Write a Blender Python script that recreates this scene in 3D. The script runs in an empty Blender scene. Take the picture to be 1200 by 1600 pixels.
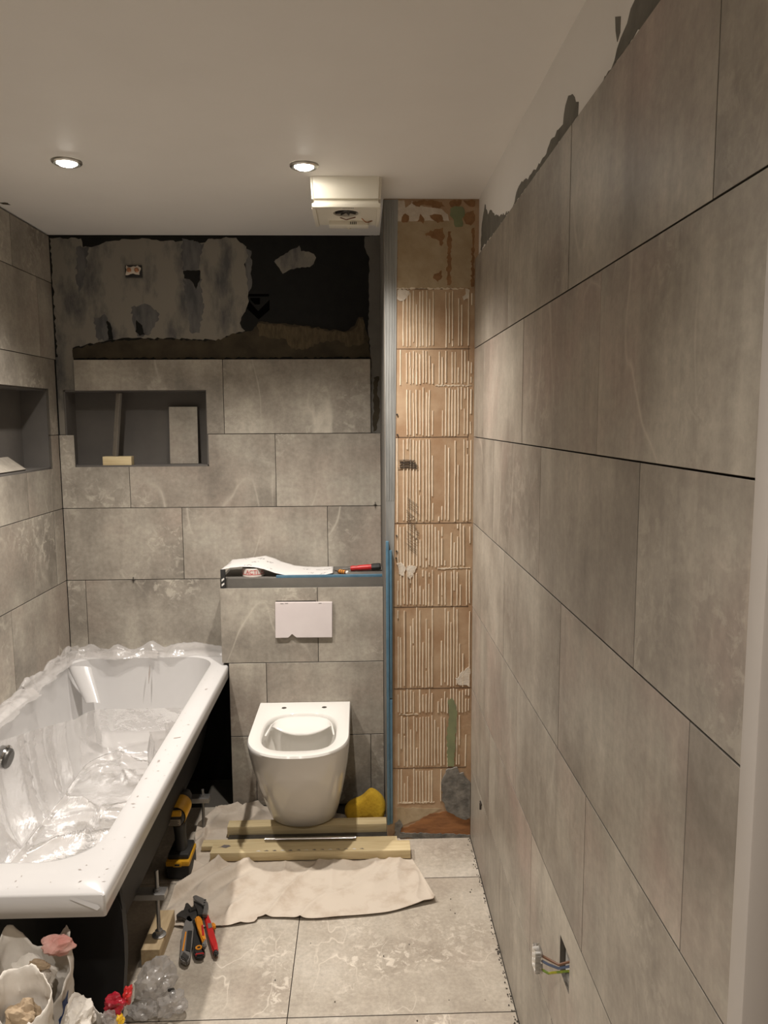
import bpy, bmesh, math, random
from mathutils import Vector, Matrix, noise
PI = math.pi
SC = bpy.context.scene
COL = SC.collection

# ------------------------------------------------------------------ camera
F_PX, PITCH, YAW, ROLL, CAM_H = 1203.19, 0.1194, 0.0297, -0.0055, 1.5424
fw = Vector((math.sin(YAW)*math.cos(PITCH), math.cos(YAW)*math.cos(PITCH), -math.sin(PITCH)))
rt = Vector((math.cos(YAW), -math.sin(YAW), 0)); up = rt.cross(fw)
r2 = rt*math.cos(ROLL) + up*math.sin(ROLL); u2 = up*math.cos(ROLL) - rt*math.sin(ROLL)
cam = bpy.data.cameras.new('camera'); cam_o = bpy.data.objects.new('camera', cam); COL.objects.link(cam_o)
cam.sensor_fit = 'HORIZONTAL'; cam.sensor_width = 36.0; cam.lens = F_PX/1200*36; cam.clip_start = 0.02
cam_o.matrix_world = Matrix(((r2.x, u2.x, -fw.x, 0), (r2.y, u2.y, -fw.y, 0), (r2.z, u2.z, -fw.z, CAM_H), (0, 0, 0, 1)))
SC.camera = cam_o

# ------------------------------------------------------------------ world, exposure
w = bpy.data.worlds.new('world'); SC.world = w; w.use_nodes = True
w.node_tree.nodes['Background'].inputs[0].default_value = (0.9, 0.8, 0.7, 1)
w.node_tree.nodes['Background'].inputs[1].default_value = 0.05
SC.view_settings.view_transform = 'Standard'; SC.view_settings.look = 'None'
SC.view_settings.gamma = 1; SC.view_settings.use_curve_mapping = False
SC.view_settings.exposure = 1.0
SC.cycles.max_bounces = 8; SC.cycles.diffuse_bounces = 6; SC.cycles.glossy_bounces = 4
SC.cycles.transparent_max_bounces = 20; SC.cycles.use_denoising = True
SC.cycles.sample_clamp_indirect = 4.0
LAMP_W, LAMP_COL, LAMP_ANGLE = 58.0, (1.0, 0.93, 0.86), 122     # each ceiling downlight
LAMPS = [(-0.83, 2.324, 1.0), (-0.157, 2.348, 1.0), (-0.83, 0.35, 0.65), (-0.157, 0.35, 0.65)]  # the weaker pair by the door is added out of view to supply front light

# ------------------------------------------------------------------ room dimensions (metres)
XL, XR = -1.231, 0.394            # tile faces of the left and right wall
YB, YX, YP, YF = 3.1945, 2.954, 2.687, -1.0   # back wall, cistern box, pier, wall behind the camera
ZC = 2.278
POLY = {
'skim':[(-1.227,2.267),(-1.104,2.264),(-1.101,2.232),(-1.05,2.235),(-1.007,2.252),(-0.943,2.262),(-0.837,2.265),(-0.792,2.255),(-0.615,2.25),(-0.601,2.265),(-0.492,2.268),(-0.452,2.233),(-0.443,2.196),(-0.464,2.166),(-0.453,2.116),(-0.448,2.021),(-0.47,1.971),(-0.486,1.933),(-0.466,1.905),(-0.544,1.882),(-0.563,1.854),(-0.601,1.869),(-0.781,1.875),(-0.922,1.875),(-1.012,1.87),(-1.064,1.858),(-1.162,1.838),(-1.162,1.795),(-1.224,1.793),(-1.224,2.072)],
'skim2':[(-0.453,2.226),(-0.432,2.216),(-0.434,2.071),(-0.452,2.051),(-0.455,2.121)],
'dark1':[(-0.705,2.139),(-0.639,2.144),(-0.643,2.096),(-0.657,2.066),(-0.664,2.081),(-0.681,2.106),(-0.703,2.111)],
'dark2':[(-1.019,1.946),(-1.004,1.934),(-0.997,1.87),(-1.017,1.868),(-1.015,1.908)],
'dark3':[(-0.901,1.946),(-0.877,1.926),(-0.868,1.89),(-0.889,1.885),(-0.906,1.901)],
'blue1':[(-0.705,2.265),(-0.62,2.245),(-0.644,2.146),(-0.705,2.139),(-0.71,2.196)],
'blue2':[(-0.706,2.106),(-0.664,2.076),(-0.639,2.134),(-0.628,1.996),(-0.647,1.895),(-0.683,1.895),(-0.695,1.996)],
'blue3':[(-1.121,2.232),(-1.075,2.235),(-1.096,2.121),(-1.12,2.047),(-1.132,2.121)],
'blue4':[(-0.917,1.996),(-0.853,2.011),(-0.803,1.971),(-0.853,1.885),(-0.899,1.885),(-0.917,1.946)],
'blue5':[(-1.072,1.959),(-1.02,1.966),(-0.986,1.875),(-1.058,1.865)],
'blotch':[(-0.341,2.176),(-0.315,2.196),(-0.238,2.238),(-0.233,2.216),(-0.202,2.214),(-0.18,2.206),(-0.172,2.191),(-0.183,2.166),(-0.198,2.154),(-0.239,2.151),(-0.273,2.146),(-0.307,2.129),(-0.322,2.151)],
'brown':[(-1.159,1.795),(-1.16,1.83),(-1.064,1.855),(-0.923,1.868),(-0.782,1.87),(-0.589,1.862),(-0.55,1.877),(-0.518,1.89),(-0.433,1.905),(-0.409,1.938),(-0.239,1.925),(-0.057,1.899),(-0.018,1.924),(-0.005,1.957),(0.013,1.957),(0.031,1.893),(0.046,1.796)],
'brown2':[(-0.414,1.93),(-0.316,1.927),(-0.239,1.92),(-0.057,1.894),(-0.016,1.914),(0.0,1.95),(0.016,1.944),(0.02,1.855),(-0.045,1.837),(-0.084,1.863),(-0.162,1.858),(-0.214,1.83),(-0.279,1.83),(-0.297,1.869),(-0.369,1.874),(-0.408,1.882)],
'edge':[(0.024,2.273),(0.093,2.281),(0.091,1.483),(0.049,1.489),(0.046,1.791),(0.036,1.893),(0.041,2.196),(0.021,2.234)],
'edged':[(0.056,1.713),(0.077,1.719),(0.071,1.662),(0.081,1.583),(0.065,1.499),(0.052,1.494)],
'logo1':[(-0.452,2.049),(-0.365,2.049),(-0.365,2.039),(-0.453,2.039)],
'logo2':[(-0.448,2.026),(-0.438,2.013),(-0.41,1.981),(-0.379,2.011),(-0.363,2.026),(-0.364,1.986),(-0.409,1.948),(-0.454,1.991)],
'logo3':[(-0.44,2.034),(-0.401,2.034),(-0.402,2.008),(-0.422,2.008),(-0.44,2.026)],
'g1':[(2.646,2.102),(2.624,2.181),(2.561,2.229),(2.507,2.182),(2.447,2.18),(2.376,2.143),(2.248,2.114),(2.134,2.095)],
'g2':[(2.099,2.097),(2.073,2.102),(2.05,2.121),(1.987,2.13),(1.926,2.114),(1.817,2.108),(1.732,2.111),(1.677,2.125),(1.594,2.119),(1.577,2.15),(1.555,2.158),(1.527,2.151),(1.485,2.12),(1.487,2.094)],
'g3':[(1.356,2.095),(1.281,2.103),(1.27,2.117),(1.233,2.129),(1.209,2.144),(1.183,2.152),(1.078,2.098)],
'g4':[(1.284,2.168),(1.256,2.156),(1.257,2.134),(1.271,2.126),(1.279,2.145)],
'memb':[(0.085,2.274),(0.133,2.275),(0.127,1.986),(0.124,1.664),(0.115,1.105),(0.109,0.757),(0.104,0.057),(0.083,0.057),(0.083,0.991),(0.082,1.664)],
'cream_top':[(0.132,2.206),(0.301,2.209),(0.392,2.192),(0.392,1.988),(0.13,1.986)],
'cr1':[(0.133,2.272),(0.154,2.273),(0.158,2.248),(0.176,2.262),(0.18,2.273),(0.184,2.258),(0.279,2.246),(0.301,2.227),(0.305,2.207),(0.132,2.206)],
'bt1':[(0.178,2.266),(0.214,2.273),(0.279,2.269),(0.288,2.254),(0.271,2.246),(0.227,2.258),(0.193,2.254)],
'bt2':[(0.145,2.217),(0.158,2.229),(0.169,2.221),(0.165,2.2),(0.15,2.2)],
'bt3':[(0.197,2.204),(0.208,2.229),(0.221,2.213),(0.219,2.198)],
'bt4':[(0.24,2.225),(0.279,2.227),(0.288,2.205),(0.266,2.198),(0.243,2.217)],
'bt5':[(0.258,2.179),(0.284,2.184),(0.293,2.155),(0.28,2.125),(0.262,2.146),(0.223,2.163)],
'bt6':[(0.301,2.171),(0.312,2.171),(0.311,1.995),(0.298,1.995)],
'bt7':[(0.383,2.184),(0.392,2.184),(0.392,1.99),(0.381,1.99)],
'bt8':[(0.254,2.033),(0.28,2.045),(0.284,2.024),(0.267,2.007),(0.249,2.02)],
'bt9':[(0.305,2.263),(0.327,2.275),(0.348,2.273),(0.34,2.254),(0.309,2.25)],
'bt10':[(0.353,2.273),(0.396,2.273),(0.394,2.255),(0.374,2.255)],
'bt11':[(0.353,2.228),(0.387,2.242),(0.396,2.207),(0.379,2.192),(0.357,2.205)],
'green1':[(0.309,2.246),(0.327,2.254),(0.348,2.252),(0.359,2.232),(0.349,2.213),(0.351,2.19),(0.327,2.188),(0.32,2.211),(0.307,2.225)],
'green2':[(0.308,0.529),(0.322,0.539),(0.339,0.51),(0.341,0.466),(0.335,0.369),(0.331,0.275),(0.307,0.281),(0.304,0.394),(0.313,0.466)],
'cement':[(0.303,0.264),(0.343,0.275),(0.352,0.25),(0.366,0.255),(0.376,0.233),(0.393,0.215),(0.394,0.08),(0.377,0.073),(0.346,0.081),(0.31,0.102),(0.289,0.147),(0.286,0.217)],
'orange':[(0.135,0.021),(0.14,0.041),(0.204,0.067),(0.244,0.094),(0.31,0.105),(0.348,0.084),(0.394,0.07),(0.394,0.01)],
'creamb':[(0.121,0.121),(0.192,0.12),(0.287,0.113),(0.244,0.094),(0.204,0.072),(0.14,0.051),(0.121,0.064)],
'greyb':[(0.113,0.004),(0.114,0.061),(0.13,0.076),(0.144,0.051),(0.135,0.026),(0.394,0.01),(0.394,-0.005)],
'smear1':[(0.124,1.036),(0.142,1.039),(0.156,1.022),(0.151,0.99),(0.133,0.999)],
'smear2':[(0.16,1.027),(0.176,1.027),(0.197,1.022),(0.183,0.999),(0.169,0.98),(0.16,0.99)],
'smear3':[(0.336,0.611),(0.373,0.646),(0.387,0.658),(0.387,0.581),(0.345,0.587)],
'smear4':[(0.132,1.982),(0.171,1.978),(0.167,1.961),(0.145,1.944),(0.129,1.948)],
'smear5':[(0.363,1.986),(0.374,1.982),(0.372,1.952),(0.357,1.944),(0.35,1.958),(0.363,1.965)],
'wr_head':[(-0.584,2.237),(-0.573,2.256),(-0.563,2.255),(-0.568,2.294),(-0.559,2.294),(-0.544,2.267),(-0.53,2.267),(-0.517,2.235),(-0.52,2.204),(-0.535,2.198),(-0.56,2.224),(-0.579,2.225)],
'wr_handle':[(-0.541,2.233),(-0.524,2.238),(-0.462,2.063),(-0.463,2.052),(-0.484,2.05),(-0.496,2.07)],
'knife':[(-0.551,2.227),(-0.539,2.233),(-0.525,2.208),(-0.516,2.171),(-0.508,2.119),(-0.499,2.043),(-0.504,2.025),(-0.521,2.033),(-0.53,2.049),(-0.547,2.149)],
'pl_jaw1':[(-0.547,2.304),(-0.538,2.31),(-0.51,2.292),(-0.492,2.269),(-0.486,2.249),(-0.484,2.211),(-0.498,2.212),(-0.498,2.25),(-0.512,2.263),(-0.537,2.283)],
'pl_jaw2':[(-0.545,2.305),(-0.524,2.281),(-0.505,2.257),(-0.496,2.219),(-0.513,2.22),(-0.522,2.252),(-0.538,2.272)],
'pl_h1a':[(-0.52,2.203),(-0.506,2.211),(-0.494,2.19),(-0.465,2.101),(-0.471,2.085),(-0.499,2.148)],
'pl_h1b':[(-0.472,2.09),(-0.466,2.107),(-0.459,2.079),(-0.464,2.068),(-0.473,2.079)],
'pl_h2':[(-0.499,2.235),(-0.487,2.241),(-0.469,2.197),(-0.43,2.092),(-0.424,2.069),(-0.438,2.065),(-0.464,2.132)],
'pl_h2b':[(-0.426,2.082),(-0.423,2.065),(-0.429,2.055),(-0.438,2.066),(-0.44,2.077)],
}

# ------------------------------------------------------------------ materials
MATS = {}
def _mat(name):
    m = bpy.data.materials.new(name); m.use_nodes = True
    nt = m.node_tree; b = nt.nodes['Principled BSDF']; MATS[name] = m
    return m, nt, b
def N(nt, t, **kw):
    n = nt.nodes.new(t)
    for k, v in kw.items():
        if k in n.inputs.keys(): n.inputs[k].default_value = v
        else: setattr(n, k, v)
    return n
def L(nt, a, b): nt.links.new(a, b)
def ramp(nt, fac, stops):
    r = nt.nodes.new('ShaderNodeValToRGB'); e = r.color_ramp.elements
    while len(e) < len(stops): e.new(0.5)
    for el, (p, c) in zip(e, stops): el.position = p; el.color = (*c, 1) if len(c) == 3 else c
    L(nt, fac, r.inputs[0]); return r.outputs[0]
def mix(nt, fac, a, b, mode='MIX'):
    m = nt.nodes.new('ShaderNodeMix'); m.data_type = 'RGBA'; m.blend_type = mode
    for s, v in ((m.inputs[0], fac), (m.inputs[6], a), (m.inputs[7], b)):
        if hasattr(v, 'is_output'): L(nt, v, s)
        elif isinstance(v, (int, float)): s.default_value = v
        else: s.default_value = (*v, 1)
    return m.outputs[2]
def bump(nt, b, h, s, d=0.002):
    n = N(nt, 'ShaderNodeBump', Strength=s, Distance=d); L(nt, h, n.inputs['Height']); L(nt, n.outputs[0], b.inputs['Normal'])
def simple(name, c, rough=0.5, metal=0.0, c2=None, scale=12.0, bmp=0.0, bscale=None, stretch=(1, 1, 1), lo=0.35, hi=0.65, spec=None):
    m, nt, b = _mat(name)
    b.inputs['Roughness'].default_value = rough; b.inputs['Metallic'].default_value = metal
    if spec is not None: b.inputs['Specular IOR Level'].default_value = spec
    tc = N(nt, 'ShaderNodeTexCoord'); mp = N(nt, 'ShaderNodeMapping'); mp.inputs['Scale'].default_value = stretch
    L(nt, tc.outputs['Object'], mp.inputs[0])
    n = N(nt, 'ShaderNodeTexNoise', Scale=scale, Detail=6.0, Roughness=0.6); L(nt, mp.outputs[0], n.inputs['Vector'])
    c2 = c2 or tuple(x*0.82 for x in c)
    L(nt, ramp(nt, n.outputs[0], [(lo, c2), (hi, c)]), b.inputs['Base Color'])
    if bmp:
        n2 = N(nt, 'ShaderNodeTexNoise', Scale=bscale or scale*6, Detail=4.0); L(nt, mp.outputs[0], n2.inputs['Vector'])
        bump(nt, b, n2.outputs[0], bmp)
    return m

def stone(name, dark, mid, light, pink, rough, vein, streak, scale=1.0, speck=0.5, flake=0.3, vscale=2.4):
    """concrete / limestone look porcelain: clouds, directional brushing, pale veins; every tile its own cut of the stone"""
    m, nt, b = _mat(name); b.inputs['Roughness'].default_value = rough
    tc = N(nt, 'ShaderNodeTexCoord'); oi = N(nt, 'ShaderNodeObjectInfo')
    cmb = N(nt, 'ShaderNodeCombineXYZ')
    for i, k in enumerate((37.0, 91.0, 13.0)):
        mm = N(nt, 'ShaderNodeMath', operation='MULTIPLY'); L(nt, oi.outputs['Random'], mm.inputs[0]); mm.inputs[1].default_value = k; L(nt, mm.outputs[0], cmb.inputs[i])
    ad = N(nt, 'ShaderNodeVectorMath', operation='ADD'); L(nt, tc.outputs['Object'], ad.inputs[0]); L(nt, cmb.outputs[0], ad.inputs[1])
    def noi(sc, det, rgh, st=(1, 1, 1), dist=0.0):
        mp = N(nt, 'ShaderNodeMapping'); mp.inputs['Scale'].default_value = st; L(nt, ad.outputs[0], mp.inputs[0])
        n = N(nt, 'ShaderNodeTexNoise', Scale=sc*scale, Detail=det, Roughness=rgh, Distortion=dist); L(nt, mp.outputs[0], n.inputs['Vector']); return n.outputs[0]
    col = ramp(nt, noi(3.2, 9.0, 0.62), [(0.30, dark), (0.5, mid), (0.70, light)])
    col = mix(nt, ramp(nt, noi(2.0, 6.0, 0.6), [(0.5, (0, 0, 0)), (0.72, (.75, .75, .75))]), col, pink)
    st = ramp(nt, noi(3.0, 7.0, 0.65, (4.5, 0.55, 1)), [(0.36, (1-streak,)*3), (0.62, (1+streak*.5,)*3)])
    col = mix(nt, 1.0, col, st, 'MULTIPLY')
    fine = ramp(nt, noi(60, 5.0, 0.7), [(0.33, (0.84,)*3), (0.66, (1.10,)*3)])
    col = mix(nt, speck, col, fine, 'MULTIPLY')
    # flakes: patches of small pale crystals in some areas of the stone
    fk = mix(nt, 1.0, ramp(nt, noi(26, 5.0, 0.7, (1, 1, 1), 0.6), [(0.52, (0, 0, 0)), (0.60, (1, 1, 1))]), ramp(nt, noi(2.6, 3.0, 0.5), [(0.50, (0, 0, 0)), (0.68, (flake,)*3)]), 'MULTIPLY')
    col = mix(nt, fk, col, tuple(min(1, x*1.32) for x in light))
    # veins: long thin pale lines, shown only where a second noise is high
    v = noi(vscale, 2.5, 0.5, (1.0, .45, 1), 0.35)
    s = N(nt, 'ShaderNodeMath', operation='SUBTRACT'); L(nt, v, s.inputs[0]); s.inputs[1].default_value = 0.5
    a = N(nt, 'ShaderNodeMath', operation='ABSOLUTE'); L(nt, s.outputs[0], a.inputs[0])
    vr = ramp(nt, a.outputs[0], [(0.0, (1, 1, 1)), (0.003, (0.5,)*3), (0.009, (0, 0, 0))])
    mk = ramp(nt, noi(2.2, 3.0, 0.5), [(0.50, (0, 0, 0)), (0.66, (vein,)*3)])
    vm = mix(nt, 1.0, vr, mk, 'MULTIPLY')
    col = mix(nt, vm, col, tuple(min(1, x*1.5) for x in light))
    # brightness differs a little from tile to tile
    mr = N(nt, 'ShaderNodeMapRange'); L(nt, oi.outputs['Random'], mr.inputs[0]); mr.inputs[3].default_value = 0.93; mr.inputs[4].default_value = 1.06
    hs = N(nt, 'ShaderNodeHueSaturation'); L(nt, mr.outputs[0], hs.inputs['Value']); L(nt, col, hs.inputs['Color'])
    L(nt, hs.outputs[0], b.inputs['Base Color'])
    bump(nt, b, noi(45, 4.0, 0.6), 0.12, 0.001)
    return m

stone('wall_tile', (.185, .163, .135), (.325, .292, .243), (.455, .42, .352), (.34, .275, .225), 0.5, 0.45, 0.12, flake=.6, speck=.9)
stone('brushed_tile', (.200, .172, .142), (.325, .290, .242), (.44, .402, .338), (.34, .25, .212), 0.42, 0.35, 0.18, flake=.25, speck=.8)
stone('floor_tile', (.32, .275, .22), (.44, .39, .32), (.55, .50, .425), (.40, .335, .27), 0.45, 0.55, 0.06, 1.4, 1.0, flake=.7, vscale=6.5)
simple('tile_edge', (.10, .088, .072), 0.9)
simple('adhesive_bed', (.075, .066, .054), 0.95)
simple('paint', (.82, .795, .76), 0.55, c2=(.79, .765, .73), scale=3, bmp=0.05, bscale=120)
simple('door_paint', (.42, .385, .35), 0.4, c2=(.40, .365, .33), scale=4)
simple('backer_black', (.012, .0118, .0108), 0.8, spec=.2, c2=(.009, .009, .0085), scale=25, bmp=0.2, bscale=300)
simple('logo_black', (.003, .003, .003), 0.9, spec=0.0)
simple('skim', (.21, .192, .16), 0.85, c2=(.075, .074, .074), scale=13, bmp=0.8, bscale=40, stretch=(1.0, 1, .42), lo=.33, hi=.53)
simple('skim_blue', (.13, .126, .12), 0.85, c2=(.062, .062, .065), scale=20, bmp=0.5, bscale=90, stretch=(1.4, 1, .4))
simple('adhesive_brown', (.048, .036, .018), 0.9, c2=(.026, .019, .009), scale=14, bmp=0.6, bscale=40)
simple('adhesive_tan', (.095, .07, .037), 0.9, c2=(.05, .036, .017), scale=40, bmp=0.6, bscale=60, stretch=(2.2, 1, .6))
simple('primer_grey', (.17, .16, .135), 0.85, c2=(.12, .112, .092), scale=20, bmp=0.4)
simple('tanking_grey', (.145, .134, .115), 0.75, c2=(.095, .088, .077), scale=5, bmp=0.2, bscale=60)
simple('membrane', (.31, .31, .295), 0.28, c2=(.19, .192, .184), scale=8, bmp=0.5, bscale=14, stretch=(3, 3, .4))
simple('pier_board', (.42, .295, .185), 0.9, c2=(.33, .205, .115), scale=9, bmp=0.5, bscale=50, lo=.38, hi=.62)
simple('adhesive_cream', (.66, .565, .44), 0.9, c2=(.55, .45, .33), scale=30, bmp=0.5)
simple('cream_skim', (.40, .315, .205), 0.9, c2=(.33, .245, .145), scale=18, bmp=0.5, bscale=60, stretch=(1, 1, 1))
simple('board_brown', (.27, .145, .065), 0.9, c2=(.20, .10, .042), scale=30, bmp=0.4)
simple('white_filler', (.62, .56, .48), 0.9, c2=(.5, .42, .33), scale=30, bmp=0.5)
simple('board_green', (.215, .235, .12), 0.8, c2=(.17, .185, .10), scale=20)
simple('cement', (.22, .205, .18), 0.95, c2=(.10, .094, .084), scale=30, bmp=1.0, bscale=70)
simple('clay_orange', (.34, .15, .055), 0.9, c2=(.19, .085, .035), scale=16, bmp=1.0, bscale=30, stretch=(.7, 1, 2))
simple('pencil', (.02, .017, .014), 0.9)
simple('line_mark', (.10, .062, .038), 0.9)
simple('blue_film', (.085, .175, .245), 0.38, c2=(.06, .135, .20), scale=25)
simple('acrylic', (.53, .518, .508), 0.22, c2=(.51, .498, .488), scale=3)
simple('grime', (.33, .29, .26), 0.8)
simple('shell_black', (.006, .0058, .0056), 0.6, c2=(.004, .004, .004), scale=8, spec=.25)
simple('ceramic', (.66, .64, .60), 0.1, c2=(.65, .63, .59), scale=3)
simple('ceramic_shade', (.10, .09, .08), 0.3)
simple('zinc', (.42, .41, .39), 0.38, 0.85, c2=(.33, .32, .31), scale=15)
simple('chrome', (.6, .58, .55), 0.16, 1.0)
simple('steel_dark', (.13, .125, .118), 0.42, 0.8, c2=(.085, .08, .075), scale=30)
def wood(name, a, b_, axis):
    st = {'x': (.8, 9, 9), 'y': (9, .8, 9), 'z': (9, 9, .8)}[axis]
    simple(name, a, 0.7, c2=b_, scale=7, bmp=0.35, bscale=20, stretch=st, lo=.3, hi=.62)
wood('pine', (.62, .51, .30), (.50, .385, .205), 'x')
wood('pine_y', (.50, .385, .23), (.37, .265, .145), 'y')
simple('canvas', (.535, .468, .388), 0.95, c2=(.43, .355, .28), scale=14, bmp=0.5, bscale=60, lo=.30, hi=.52)
simple('stain', (.15, .13, .125), 0.95)
simple('paint_spot', (.75, .72, .67), 0.8)
simple('sponge', (.58, .37, .025), 0.95, c2=(.42, .25, .012), scale=14, bmp=0.9, bscale=120)
simple('tool_red', (.52, .022, .02), 0.4, c2=(.38, .015, .014), scale=20)
simple('tool_orange', (.72, .28, .02), 0.45, c2=(.55, .2, .015), scale=20)
simple('tool_grey', (.16, .15, .14), 0.6)
simple('rubber_black', (.018, .017, .016), 0.55, c2=(.012, .012, .011), scale=30)
simple('drill_yellow', (.62, .33, .012), 0.4, c2=(.48, .24, .01), scale=15)
simple('label_pale', (.42, .36, .28), 0.6)
simple('card_white', (.66, .60, .585), 0.75, c2=(.62, .555, .545), scale=8)
simple('plastic_cream', (.76, .72, .62), 0.35, c2=(.73, .69, .59), scale=4)
simple('plastic_dark', (.04, .035, .03), 0.4)
simple('tape_white', (.62, .55, .5), 0.4)
simple('ink_red', (.5, .06, .06), 0.5)
simple('ink_blue', (.012, .045, .17), 0.6, c2=(.01, .035, .13), scale=20)
simple('sack_paper', (.76, .72, .655), 0.85, c2=(.64, .59, .52), scale=10, bmp=0.6, bscale=26)
simple('sack_kraft', (.42, .32, .21), 0.9, c2=(.3, .22, .14), scale=14, bmp=0.5, bscale=30)
simple('ink_pink', (.62, .27, .23), 0.85, c2=(.66, .42, .37), scale=30)
simple('foil_red', (.42, .018, .035), 0.25, c2=(.25, .01, .02), scale=30)
simple('foil_yellow', (.75, .45, .02), 0.35)
simple('copper', (.45, .22, .12), 0.35, 0.9)
simple('wire_brown', (.16, .07, .03), 0.5)
simple('wire_blue', (.11, .14, .22), 0.5)
simple('wire_green', (.36, .34, .03), 0.45, c2=(.16, .24, .03), scale=60, lo=.45, hi=.55)
simple('connector', (.72, .70, .66), 0.25)
simple('niche_grey', (.135, .123, .11), 0.75, c2=(.10, .092, .084), scale=4, bmp=0.2, bscale=50)
simple('nickel', (.62, .60, .55), 0.28, 1.0)

def film(name, haze, tint, refl, rough=0.12):
    """thin clear polythene: mostly lets light through, mirrors at its creases, a little milky"""
    m, nt, b = _mat(name); nt.nodes.remove(b)
    out = nt.nodes['Material Output']
    tr = N(nt, 'ShaderNodeBsdfTransparent'); tr.inputs[0].default_value = (*tint, 1)
    gl = N(nt, 'ShaderNodeBsdfGlossy'); gl.inputs['Roughness'].default_value = rough; gl.inputs['Color'].default_value = (1, 1, 1, 1)
    df = N(nt, 'ShaderNodeBsdfDiffuse'); df.inputs[0].default_value = (.8, .77, .74, 1)
    tl = N(nt, 'ShaderNodeBsdfTranslucent'); tl.inputs[0].default_value = (.8, .77, .74, 1)
    mm = N(nt, 'ShaderNodeMixShader'); mm.inputs[0].default_value = 0.5; L(nt, df.outputs[0], mm.inputs[1]); L(nt, tl.outputs[0], mm.inputs[2])
    fr = N(nt, 'ShaderNodeFresnel'); fr.inputs[0].default_value = 1.5
    tc = N(nt, 'ShaderNodeTexCoord'); cn_ = N(nt, 'ShaderNodeTexNoise', Scale=38.0, Detail=3.0); L(nt, tc.outputs['Object'], cn_.inputs['Vector'])
    bp = N(nt, 'ShaderNodeBump', Strength=0.5, Distance=0.006); L(nt, cn_.outputs[0], bp.inputs['Height'])
    for s_ in (gl, fr, df): L(nt, bp.outputs[0], s_.inputs['Normal'])
    mu = N(nt, 'ShaderNodeMath', operation='MULTIPLY'); mu.use_clamp = True; L(nt, fr.outputs[0], mu.inputs[0]); mu.inputs[1].default_value = refl
    m1 = N(nt, 'ShaderNodeMixShader'); m1.inputs[0].default_value = haze; L(nt, tr.outputs[0], m1.inputs[1]); L(nt, mm.outputs[0], m1.inputs[2])
    m2 = N(nt, 'ShaderNodeMixShader'); L(nt, mu.outputs[0], m2.inputs[0]); L(nt, m1.outputs[0], m2.inputs[1]); L(nt, gl.outputs[0], m2.inputs[2])
    L(nt, m2.outputs[0], out.inputs[0]); return m
film('polythene', 0.34, (.97, .968, .965), 0.55, 0.20)
film('bag_film', 0.42, (.93, .925, .92), 0.7, 0.22)
film('clear_plastic', 0.12, (.95, .95, .95), 2.5, 0.05)
m, nt, b = _mat('lamp_glow'); b.inputs['Emission Color'].default_value = (1, .93, .82, 1); b.inputs['Emission Strength'].default_value = 45
def paper_mat():
    m, nt, b = _mat('printed_paper'); b.inputs['Roughness'].default_value = 0.8
    tc = N(nt, 'ShaderNodeTexCoord'); mp = N(nt, 'ShaderNodeMapping'); mp.inputs['Scale'].default_value = (18, 26, 3); L(nt, tc.outputs['Object'], mp.inputs[0])
    v = N(nt, 'ShaderNodeTexVoronoi'); v.inputs['Scale'].default_value = 1.0; L(nt, mp.outputs[0], v.inputs['Vector'])
    n = N(nt, 'ShaderNodeTexNoise', Scale=6.0, Detail=3.0); L(nt, mp.outputs[0], n.inputs['Vector'])
    k = mix(nt, 1.0, ramp(nt, v.outputs['Distance'], [(.26, (1, 1, 1)), (.32, (0, 0, 0))]), ramp(nt, n.outputs[0], [(.5, (0, 0, 0)), (.56, (.75, .75, .75))]), 'MULTIPLY')
    L(nt, mix(nt, k, (.56, .54, .515), (.10, .085, .085)), b.inputs['Base Color'])
paper_mat()

# ------------------------------------------------------------------ builders
def wloc(o):
    v = Vector((0, 0, 0))
    while o: v += o.location; o = o.parent
    return v
def props(o, label=None, cat=None, group=None, kind=None):
    if label: o['label'] = label
    if cat: o['category'] = cat
    if group: o['group'] = group
    if kind: o['kind'] = kind
    return o
def thing(name, label, cat, loc, group=None):
    o = bpy.data.objects.new(name, None); o.empty_display_size = 0.05; COL.objects.link(o); o.location = loc
    return props(o, label, cat, group)
def link(name, me, mat, parent=None, smooth=False, origin=None):
    """vertices come in world metres; the object keeps its own origin"""
    off = Vector(origin) if origin is not None else Vector((0, 0, 0))
    base = wloc(parent) if parent else Vector((0, 0, 0))
    if parent is not None and origin is None: off = base
    me.transform(Matrix.Translation(-off))
    o = bpy.data.objects.new(name, me); COL.objects.link(o)
    if parent: o.parent = parent
    o.location = off - base
    me.materials.append(MATS[mat])
    if smooth:
        for p in me.polygons: p.use_smooth = True
        if isinstance(smooth, float):
            me.set_sharp_from_angle(angle=smooth)
    return o
def from_bm(bm, M=None):
    bmesh.ops.recalc_face_normals(bm, faces=bm.faces)
    me = bpy.data.meshes.new('m'); bm.to_mesh(me); bm.free()
    if M is not None: me.transform(M)
    return me
def mesh(name, V, Fc, mat, parent=None, smooth=False, M=None, origin=None):
    me = bpy.data.meshes.new('m'); me.from_pydata([tuple(v) for v in V], [], Fc)
    if M is not None: me.transform(M)
    bm = bmesh.new(); bm.from_mesh(me); bmesh.ops.recalc_face_normals(bm, faces=bm.faces); bm.to_mesh(me); bm.free()
    return link(name, me, mat, parent, smooth, origin)
def add_box(bm, a, b, M=None):
    r = bmesh.ops.create_cube(bm, size=1.0)['verts']
    c = [(a[i]+b[i])/2 for i in range(3)]; s = [abs(b[i]-a[i]) for i in range(3)]
    for v in r:
        v.co = Vector((c[0]+v.co.x*s[0], c[1]+v.co.y*s[1], c[2]+v.co.z*s[2]))
        if M is not None: v.co = M @ v.co
    return r
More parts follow.
